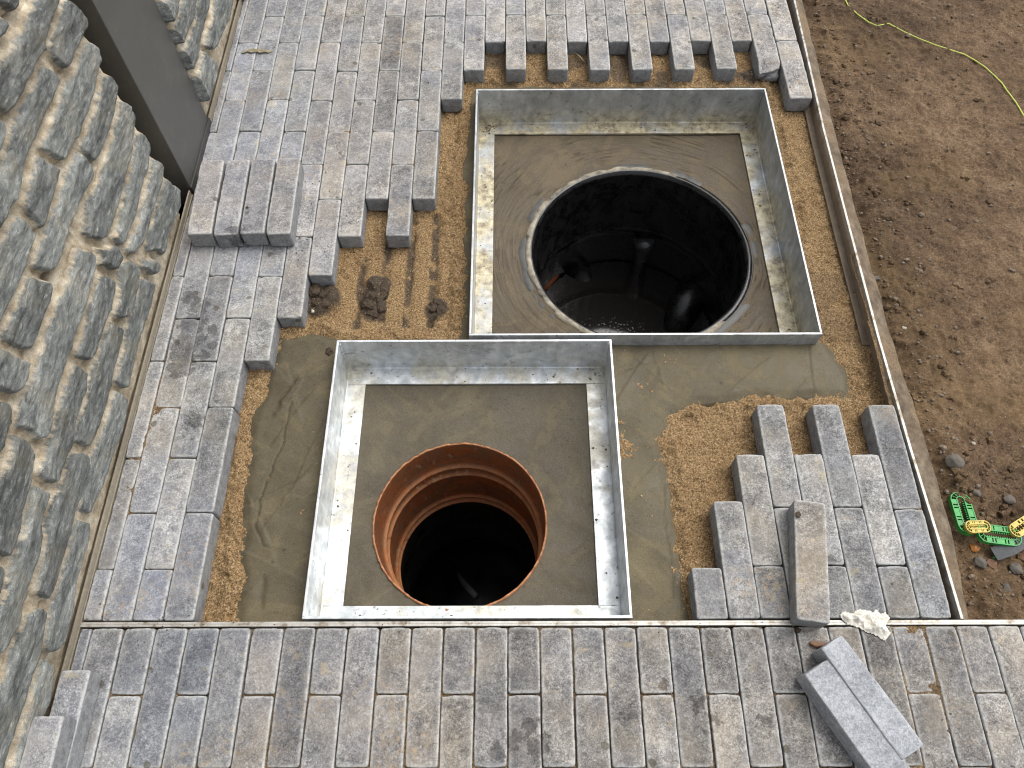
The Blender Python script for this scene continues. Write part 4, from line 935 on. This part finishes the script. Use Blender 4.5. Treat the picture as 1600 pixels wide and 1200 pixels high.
# fittings inside, half lost in the dark
b = MB(); P = [(CU[0]+.02+.045*0, 1.545, -.372-.0)] ; 
b.tube([(.410, 1.552, -.395), (.412, 1.546, -.43), (.408, 1.535, -.50), (.40, 1.52, -.60), (.395, 1.50, -.74)], [.034, .030, .016, .014, .013], 18)
tag(b.build('drain_hose', paint('dull_black_rubber', (.03, .03, .03), .25, 0, .5, 40, .3), smooth=True), 'limp grey black hose end hanging in the large black pipe', 'hose')
b = MB(); b.tube([(.03, 1.43, -.54), (.09, 1.49, -.53), (.135, 1.545, -.52)], .035, 28)
tag(b.build('inlet_pipe', paint('dull_orange_plastic', (.16, .05, .018), .5, 0, .4, 40, .2), smooth=True), 'orange inlet pipe stub inside the large black pipe', 'pipe')
b = MB(); b.tube([(.62, 1.50, -.50), (.55, 1.40, -.53), (.50, 1.30, -.58)], .055, 28); b.tube([(.20, 1.56, -.55), (.27, 1.46, -.60), (.36, 1.36, -.66)], .05, 28)
tag(b.build('drain_pipe', BLACKP, smooth=True), 'dark wet drain pipes crossing deep inside the large black pipe', 'pipe')
gx2, gy2 = np.meshgrid(np.arange(.02, .66, .005), np.arange(.99, 1.60, .005))
rr = np.hypot(gx2-CU[0], gy2-CU[1]); xc, yc = cellc(gx2), cellc(gy2)
WATER = Mat('murky_water'); pos = WATER.coord('pos'); fo = WATER.ramp(WATER.math('ADD', WATER.math('MULTIPLY', WATER.noise(pos, 7, 4, .6, .6), .6), WATER.math('MULTIPLY', WATER.noise(pos, 150, 3, .7), .4)), [(.50, 0.), (.64, 1.)])
bub = WATER.ramp(WATER.voro(pos, 95, 'F1', 'Distance'), [(.18, 1.), (.3, 0.)])
sxw = WATER.n('SeparateXYZ'); WATER.put(sxw.inputs[0], pos); fo = WATER.math('MULTIPLY', fo, WATER.mr(sxw.outputs[0], .13, .21, .8, .0))
wc = WATER.mix(fo, (.008, .007, .006), (.070, .060, .054)); wc = WATER.mix(WATER.math('MULTIPLY', bub, WATER.math('MULTIPLY', fo, .3)), wc, (.20, .18, .16))
WATER.fin(wc, .07, WATER.bump(bub, .1, .001))
o = link('water', grid_mesh('water', gx2, gy2, -.53+.0003*fbm(gx2*12, gy2*12, 4, 2), WATER.m, np.hypot(xc-CU[0], yc-CU[1]) < ri+.002)); tag(o, kind='structure')

# orange pipe in the small frame
root = empty('riser_pipe', (CL[0], CL[1], -1.2), 'ribbed orange plastic pipe open inside the smaller frame', 'pipe')
inv = Matrix.Translation((-CL[0], -CL[1], 1.2))
ro = RL-.003
def bump_(z, z0, w): return math.exp(-((z-z0)/w)**2)
zz = [-.150, -.119]; prof = [(RL+.0015, -.150), (RL+.0012, -.1190), (ro, -.1178)]
for z in np.arange(-.121, -.472, -.0028):
    r_ = ro - .0035*sstep(-.2, -.235, z) - .0075*bump_(z, -.232, .006) - .0085*bump_(z, -.278, .006) + .003*bump_(z, -.255, .008) - .008*bump_(z, -.432, .006) - .010*bump_(z, -.462, .006) + .002*bump_(z, -.35, .05)
    prof.append((float(r_), float(z)))
prof += [(ro-.010, -.474), (ro-.006, -.480)]
def wob_o(A, R_, Z_): return R_+.0010*pn(A, 5, 5)*(Z_ > -.2), Z_+np.where(Z_ > -.125, .0055*np.clip(pn(A, 9, 30, 5)+.1, -.4, 1), 0)
me = lathe(prof, CL, 260, ORANGE, 'orange_sleeve', wob_o)
nv = len(me.vertices); co = np.empty(nv*3, np.float32); me.vertices.foreach_get('co', co); zz_ = co.reshape(-1, 3)[:, 2]
rdg = sum(np.exp(-((zz_-z0)/w)**2) for z0, w in ((-.232, .0055), (-.278, .006), (-.432, .005), (-.462, .006), (-.116, .0035)))
at = me.attributes.new('ridge', 'FLOAT', 'POINT'); at.data.foreach_set('value', np.clip(rdg, 0, 1).astype(np.float32))
add('orange_sleeve', me)
prof = [(ro-.002, -.472), (ro-.002, -.60), (ro-.006, -.61), (ro-.002, -.62), (ro-.002, -.78), (ro-.007, -.79), (ro, -.80), (ro+.05, -.82), (ro+.05, -1.25), (0.001, -1.26)]
o = add('black_shaft', lathe(prof, CL, 120, BLACKIN, 'black_shaft')); 
b = MB(); b.tube([(-.20, .70, -1.05), (-.155, .615, -.93), (-.115, .56, -.86)], .010, 10); tag(b.build('hose', paint('grey_hose', (.10, .105, .11), .5), smooth=True), 'thin grey hose glimpsed slanting deep in the orange pipe', 'hose')
b = MB(); b.tube([(.01, .76, -1.2), (.01, .80, -.98)], .014, 12); tag(b.build('drain_fitting', paint('rusty_brown_plastic', (.10, .035, .015), .5), smooth=True), 'reddish brown fitting deep in the shaft under the orange pipe', 'fitting')
print('ok part4')

# ------------------------------------------------------------------ small things
GREEN = paint('green_plastic', (.022, .26, .045), .45, 0, .45, 70, .15); YELLOW = paint('yellow_plastic', (.52, .40, .07), .5, 0, .35, 70, .15)
def stadium(L, w, n=10):
    h = L/2-w/2; pts = []
    for i in range(n+1):
        a = -math.pi/2+math.pi*i/n; pts.append((h+w/2*math.cos(a), w/2*math.sin(a)))
    for i in range(n+1):
        a = math.pi/2+math.pi*i/n; pts.append((-h+w/2*math.cos(a), w/2*math.sin(a)))
    return pts
def ladder_link(name, loc, rz, tilt, L, w, mats, label, t=.012, half=False):
    """flat plastic chain link: two rails with rung openings round a toothed slot"""
    root = empty(name, loc, label, 'plastic link', 'green and yellow plastic links on the soil'); root.rotation_euler = (tilt[0], tilt[1], rz)
    band = w*.33
    def rail(sgn, mat, nm):
        b = MB(); y0, y1 = sgn*(w/2-band), sgn*w/2
        if y0 > y1: y0, y1 = y1, y0
        e = L/2-w*.42
        b.box(-e, e, y0, y0+.0020, 0, t); b.box(-e, e, y1-.0018, y1, 0, t)     # side lips
        xs = [-e, -e*.62, -e*.52, -e*.40, -e*.30, e*.30, e*.40, e*.52, e*.62, e]
        # web with rectangular openings
        for i in range(0, len(xs)-1):
            if i in (1, 3, 5, 7): continue
            b.box(xs[i], xs[i+1], y0+.0020, y1-.0018, t-.0030, t-.0008)
        ny = 12
        for i in range(ny):                                              # teeth into the slot
            x = -e*.9+1.8*e*i/(ny-1); yy = y0 if sgn > 0 else y1
            b.box(x-.0007, x+.0007, min(yy, yy-sgn*.0035), max(yy, yy-sgn*.0035), t*.4, t*.75)
        o = b.build(nm, mat, root); return o
    rail(1, mats[0], 'rail'); rail(-1, mats[1], 'rail')
    for s in ((1, -1) if not half else (1,)):
        b = MB(); e = L/2-w*.42; n = 6
        def P(r, a): return (s*(e+math.cos(a)*r*.85), math.sin(a)*r)
        angs = np.linspace(-math.pi/2, math.pi/2, n+1)
        for (ra, rb) in ((w/2, w/2-.0020), (w/2-band+.0016, w/2-band)):
            for a0, a1 in zip(angs[:-1], angs[1:]):
                q = [P(ra, a0), P(ra, a1), P(rb, a1), P(rb, a0)]
                b.add([(x, y, 0) for x, y in q]+[(x, y, t) for x, y in q], [(0, 1, 2, 3), (7, 6, 5, 4), (0, 4, 5, 1), (1, 5, 6, 2), (2, 6, 7, 3), (3, 7, 4, 0)])
        for a in angs[1:-1]:
            d = .03
            q = [P(w/2-.001, a-d), P(w/2-.001, a+d), P(w/2-band+.001, a+d*2), P(w/2-band+.001, a-d*2)]
            b.add([(x, y, t*.2) for x, y in q]+[(x, y, t-.0006) for x, y in q], [(0, 1, 2, 3), (7, 6, 5, 4), (0, 4, 5, 1), (1, 5, 6, 2), (2, 6, 7, 3), (3, 7, 4, 0)])
        b.build('end_loop', mats[0], root)
    return root
ladder_link('plastic_link', (.9480, .5390, -.066), 1.50, (.0, .12), .096, .042, (GREEN, GREEN), 'green plastic ladder-like link lying lengthwise along the concrete haunch')
ladder_link('plastic_link', (1.0010, .4890, -.056), -.12, (0, .05), .090, .040, (GREEN, GREEN), 'green plastic link lying crosswise, overlapping the yellow one', .011)
ladder_link('plastic_link', (.9600, .5055, -.050), 0.02, (0, 0), .052, .026, (YELLOW, YELLOW), 'small yellow plastic link piece touching the green crosswise link', .009)
ladder_link('plastic_link', (1.0740, .5180, -.052), .50, (0, 0), .110, .030, (YELLOW, YELLOW), 'yellow plastic link slanting off at the right picture edge', .010)
b = MB(); b.sweep([(.985, .452, -.060), (1.02, .462, -.054), (1.07, .490, -.050), (1.13, .522, -.050)], [(-.014, .003), (.014, .003), (.014, 0), (-.014, 0)])
tag(b.build('strap', paint('black_webbing', (.035, .038, .042), .6, 0, .2, 150, .3)), 'black flat strap lying beneath the yellow and green links', 'strap')
b = MB(); b.tube([(.985, .446, -.066), (1.01, .455, -.058), (1.035, .470, -.052)], .0022, 8); tag(b.build('twig', GREEN, smooth=True), 'thin green plastic stem beside the black strap', 'stem')

def rock(name, x, y, z, r, seed, col, label, cat='stone', group='stones on the soil', sq=(1, .8, .6), parent=None):
    n = 22; th = np.linspace(0, 2*math.pi, n*2+1); ph = np.linspace(.001, math.pi-.001, n); A, B_ = np.meshgrid(th, ph)
    d = np.stack([np.cos(A)*np.sin(B_), np.sin(A)*np.sin(B_), np.cos(B_)], -1); q = np.random.RandomState(seed)
    R_ = np.ones(A.shape)*1.12
    for i in range(16):                                                   # cut by random planes: faceted stone
        nn = q.normal(size=3); nn /= np.linalg.norm(nn); k = q.uniform(.72, 1.0); dt = d@nn
        R_ = np.minimum(R_, np.where(dt > .05, k/np.maximum(dt, .05), 9))
    R_ = R_*(1+(.6 if 'mud' in name else .08)*fbm(np.cos(A)*3*np.sin(B_)+7, np.sin(A)*3*np.sin(B_)+B_*2, seed, 4, .6)); R_[:, -1] = R_[:, 0]
    P = d*R_[..., None]*r*np.array(sq)
    me = grid_mesh(name, P[..., 0], P[..., 1], P[..., 2], col, None, None, True)
    o = link(name, me); o.location = (x, y, z+r*sq[2]*.55); o.rotation_euler = (0, 0, q.uniform(0, 6)); return tag(o, label, cat, group)
GREYSTONE = paint('grey_field_stone', (.105, .092, .075), .85, 0, .35, 60, .5); REDSTONE = paint('reddish_stone', (.20, .11, .065), .8, 0, .3, 60, .4)
PALE = paint('pale_flint', (.42, .38, .30), .6, 0, .25, 90, .2); AMBER = paint('amber_glassy_stone', (.42, .17, .03), .35, 0, .4, 60, .2)
for i, (px, py, r, mt, lab) in enumerate([
    (.9480, .650, .020, GREYSTONE, 'largest dark grey rounded stone, above the green link by the haunch'),
    (.985, .437, .012, REDSTONE, 'flat reddish stone under the crosswise green link'),
    (.9605, .470, .011, AMBER, 'amber orange stone tucked at the foot of the green links'),
    (1.030, .425, .015, GREYSTONE, 'brownish pointed stone below the black strap'),
    (1.062, .452, .014, REDSTONE, 'rounded brown stone at the right picture edge below the strap'),
    (.985, .585, .011, GREYSTONE, 'small grey stone right of the lengthwise green link'),
    (1.062, .575, .013, GREYSTONE, 'grey stone above the yellow link near the right edge'),
    (.984, .528, .009, REDSTONE, 'small brownish pointed stone between the two green links'),
    (.962, .440, .014, GREYSTONE, 'dark soil-covered stone below the amber stone'),
    (1.02, .705, .006, PALE, 'small pale white pebble on the soil well above the green links'),
    (.9165, 1.165, .010, GREYSTONE, 'grey pebble against the haunch level with the large frame'),
    (.955, 1.02, .007, PALE, 'pale angular chip on the soil level with the large frame front'),
    (.995, .385, .010, GREYSTONE, 'half buried stone on the soil close to the metal strip')]):
    rock('stone', px, py, soil_z(px, py)-.002, r, 30+i, mt, lab)
# crumpled paper
gx3, gy3 = np.meshgrid(np.linspace(-.055, .055, 64), np.linspace(-.04, .04, 48))
P = [(-.046, .012), (-.040, .019), (-.022, .017), (-.006, .022), (.012, .020), (.017, .016), (.023, .023), (.030, .015), (.041, .018), (.046, .006), (.036, -.008), (.044, -.024), (.026, -.036), (.012, -.026), (-.002, -.022), (-.016, -.012), (-.036, -.006), (-.046, .002)]
s = poly_sd(gx3+.004*fbm(gx3*70, gy3*70, 3, 3), gy3+.004*fbm(gx3*70+5, gy3*70, 4, 3), P)
def ridged(x, y, s_): return 1-np.abs(fbm(x, y, s_, 3, .5))*2.2
hz = .016*sstep(-.001, .02, s)*np.clip(.35+.65*ridged(gx3*28, gy3*34, 6), 0, 1)+.004*ridged(gx3*80, gy3*80, 9)*sstep(0, .008, s)
keep = cellc(s) > 0
PAPER = paint('crumpled_paper', (.60, .57, .50), .75, 0, .1, 60, .3)
me = grid_mesh('crumpled_paper', gx3, gy3, hz, PAPER, keep, None, False); o = link('crumpled_paper', me); o.location = (.6660, .3060, .0035)
mod = o.modifiers.new('thick', 'SOLIDIFY'); mod.thickness = .0009
tag(o, 'crumpled scrap of off-white paper lying on the metal strip beside the loose pavers', 'paper')
# guide line over the soil
line = [(1.07, 2.42), (1.0854, 2.2686), (1.105, 2.22), (1.131, 2.1795), (1.160, 2.172), (1.194, 2.1729), (1.235, 2.145), (1.2748, 2.111), (1.315, 2.08), (1.3575, 2.0506), (1.395, 2.035), (1.4218, 2.0149), (1.445, 1.985), (1.464, 1.9485), (1.476, 1.91), (1.4805, 1.8784), (1.488, 1.82), (1.492, 1.7759), (1.50, 1.70), (1.49, 1.62)]
LINE = paint('yellow_green_cord', (.52, .60, .10), .5, 0, .15, 400, .2)
b = MB(); b.tube([(x*.985, y*.985, soil_z(x*.985, y*.985)+(.0035 if i not in (4,) else -.001)) for i, (x, y) in enumerate(line)], .0017, 8)
tag(b.build('cord', LINE, smooth=True), 'thin yellow green cord wandering over the brown soil', 'cord')
# mud lumps in the pit
MUD = paint('clay_mud', (.052, .036, .023), .7, 0, .5, 160, .9, .25)
lumps = [(-.322, 1.118, .014), (-.345, 1.090, .012), (-.328, 1.085, .013), (-.350, 1.065, .012), (-.322, 1.060, .013), (-.34, 1.045, .011), (-.318, 1.098, .010), (-.485, 1.10, .013), (-.462, 1.095, .010), (-.478, 1.072, .012), (-.455, 1.065, .010), (-.192, 1.062, .010), (-.176, 1.055, .010), (-.185, 1.075, .008)]
LUMPLAB = ['topmost dark mud lump of the middle heap between the paver prints', 'mud lump at the left side of the middle heap, second from its top', 'central dark mud lump in the middle heap',
 'mud lump at the left side of the middle heap, low down', 'rightmost low mud lump of the middle heap', 'lowest mud lump of the middle heap, nearest the small frame', 'mud lump just under the topmost one of the middle heap',
 'mud lump of the left heap, tucked against the stepped pavers', 'mud lump at the upper right of the left heap', 'mud lump at the lower left of the left heap', 'mud lump of the left heap nearest the white pebble',
 'left mud lump of the small heap beside the large frame', 'lowest mud lump of the small heap beside the large frame', 'upper mud lump of the small heap beside the large frame']
for i, (x, y, r) in enumerate(lumps):
    where = 'of the middle heap' if i < 7 else ('of the left heap' if i < 11 else 'of the small right heap')
    o = rock('mud_lump', x, y, zfield(Zt, x, y)-.004, r*1.25, 60+i, MUD, LUMPLAB[i], 'mud lump', 'mud lumps '+where, (1.15, .85, .38))
for (x, y, z, r, lab) in [(-.652, 1.290, T+.001, .006, 'dab of dark mud on the third loose paver of the row of four'), (.5560, .5000, T+.004, .006, 'dab of brown mud on the aslant loose paver'),
                       (.5360, .2900, .001, .006, 'muddy crumb on the strip, left of the aslant paver'), (-.43, .935, -.043, .010, 'mortar crumb standing on the wet mortar left of the small frame'), (-.505, .81, -.045, .012, 'mortar curl on the wet mortar beside its crack')]:
    rock('mud_dab', x, y, z-.002, r, int(abs(x)*900), MUD, lab, 'mud', 'mud dabs', (1, .8, .35))
rock('stone_chip', .5650, .2640, .0, .013, 5, REDSTONE, 'brown stone chip pinned by the end of the aslant loose paver', 'stone chip', None, (1.3, .5, .5))
rock('pebble', -.482, 1.046, -.044, .0055, 8, PALE, 'single white pebble in the mud at the pit edge, upper left', 'pebble', None, (1, .8, .7))
rock('pebble', .025, 1.925, -.046, .006, 9, PALE, 'pinkish pale pebble in the sand between pavers above the large frame', 'pebble', None, (1, .8, .7))
# leaf and splinter
LEAF = paint('dry_leaf', (.27, .23, .14), .7, 0, .25, 80, .3)
u = np.linspace(0, 1, 16); U, V_ = np.meshgrid(u, np.linspace(-1, 1, 7)); wd = .007*np.sin(np.pi*U)**.6*(1+.5*np.sin(U*23))
me = grid_mesh('dry_leaf', -.045+.09*U, .004*np.sin(U*5)+V_*wd, .002+.003*np.abs(V_)*np.sin(np.pi*U)+.002*fbm(U*5, V_*3, 3, 2), LEAF, None, None, True)
o = link('dry_leaf', me); o.location = (-.742, 1.925, .001); o.rotation_euler = (0, 0, .1); o.modifiers.new('thick', 'SOLIDIFY').thickness = .0004
tag(o, 'dry tan leaf lying on the pavers near the wall beyond the post', 'leaf')
b = MB(); b.tube([(.186, 1.965, -.036), (.200, 1.945, -.034), (.214, 1.925, -.037)], [.0008, .0024, .0008], 6); tag(b.build('wood_splinter', LEAF), 'pale wood splinter on the sand between pavers above the large frame', 'splinter')

# spatters of mortar on the frame flanges and walls
b = MB(); rq = random.Random(9)
for i in range(230):
    r_f = FU if rq.random() < .62 else FL; side = rq.randrange(4); t_ = rq.random()
    ins = rq.uniform(.008, .046); x = r_f[0]+ins if side == 0 else (r_f[1]-ins if side == 1 else r_f[0]+.01+t_*(r_f[1]-r_f[0]-.02))
    y = r_f[2]+.01+t_*(r_f[3]-r_f[2]-.02) if side < 2 else (r_f[3]-ins if side == 2 else r_f[2]+ins)
    if rq.random() < .25: x = r_f[0]+.03+rq.gauss(0, .01) if r_f is FU else r_f[1]-.03+rq.gauss(0, .01); y = r_f[3]-.03+rq.gauss(0, .01)
    crumb(b, x, y, -.1155, rq.choice([.001, .0014, .002, .003])*rq.uniform(.7, 1.3))
tag(b.build('mortar_spatter', paint('dried_spatter', (.13, .10, .06), .9, 0, .5, 80, .3)), kind='stuff')
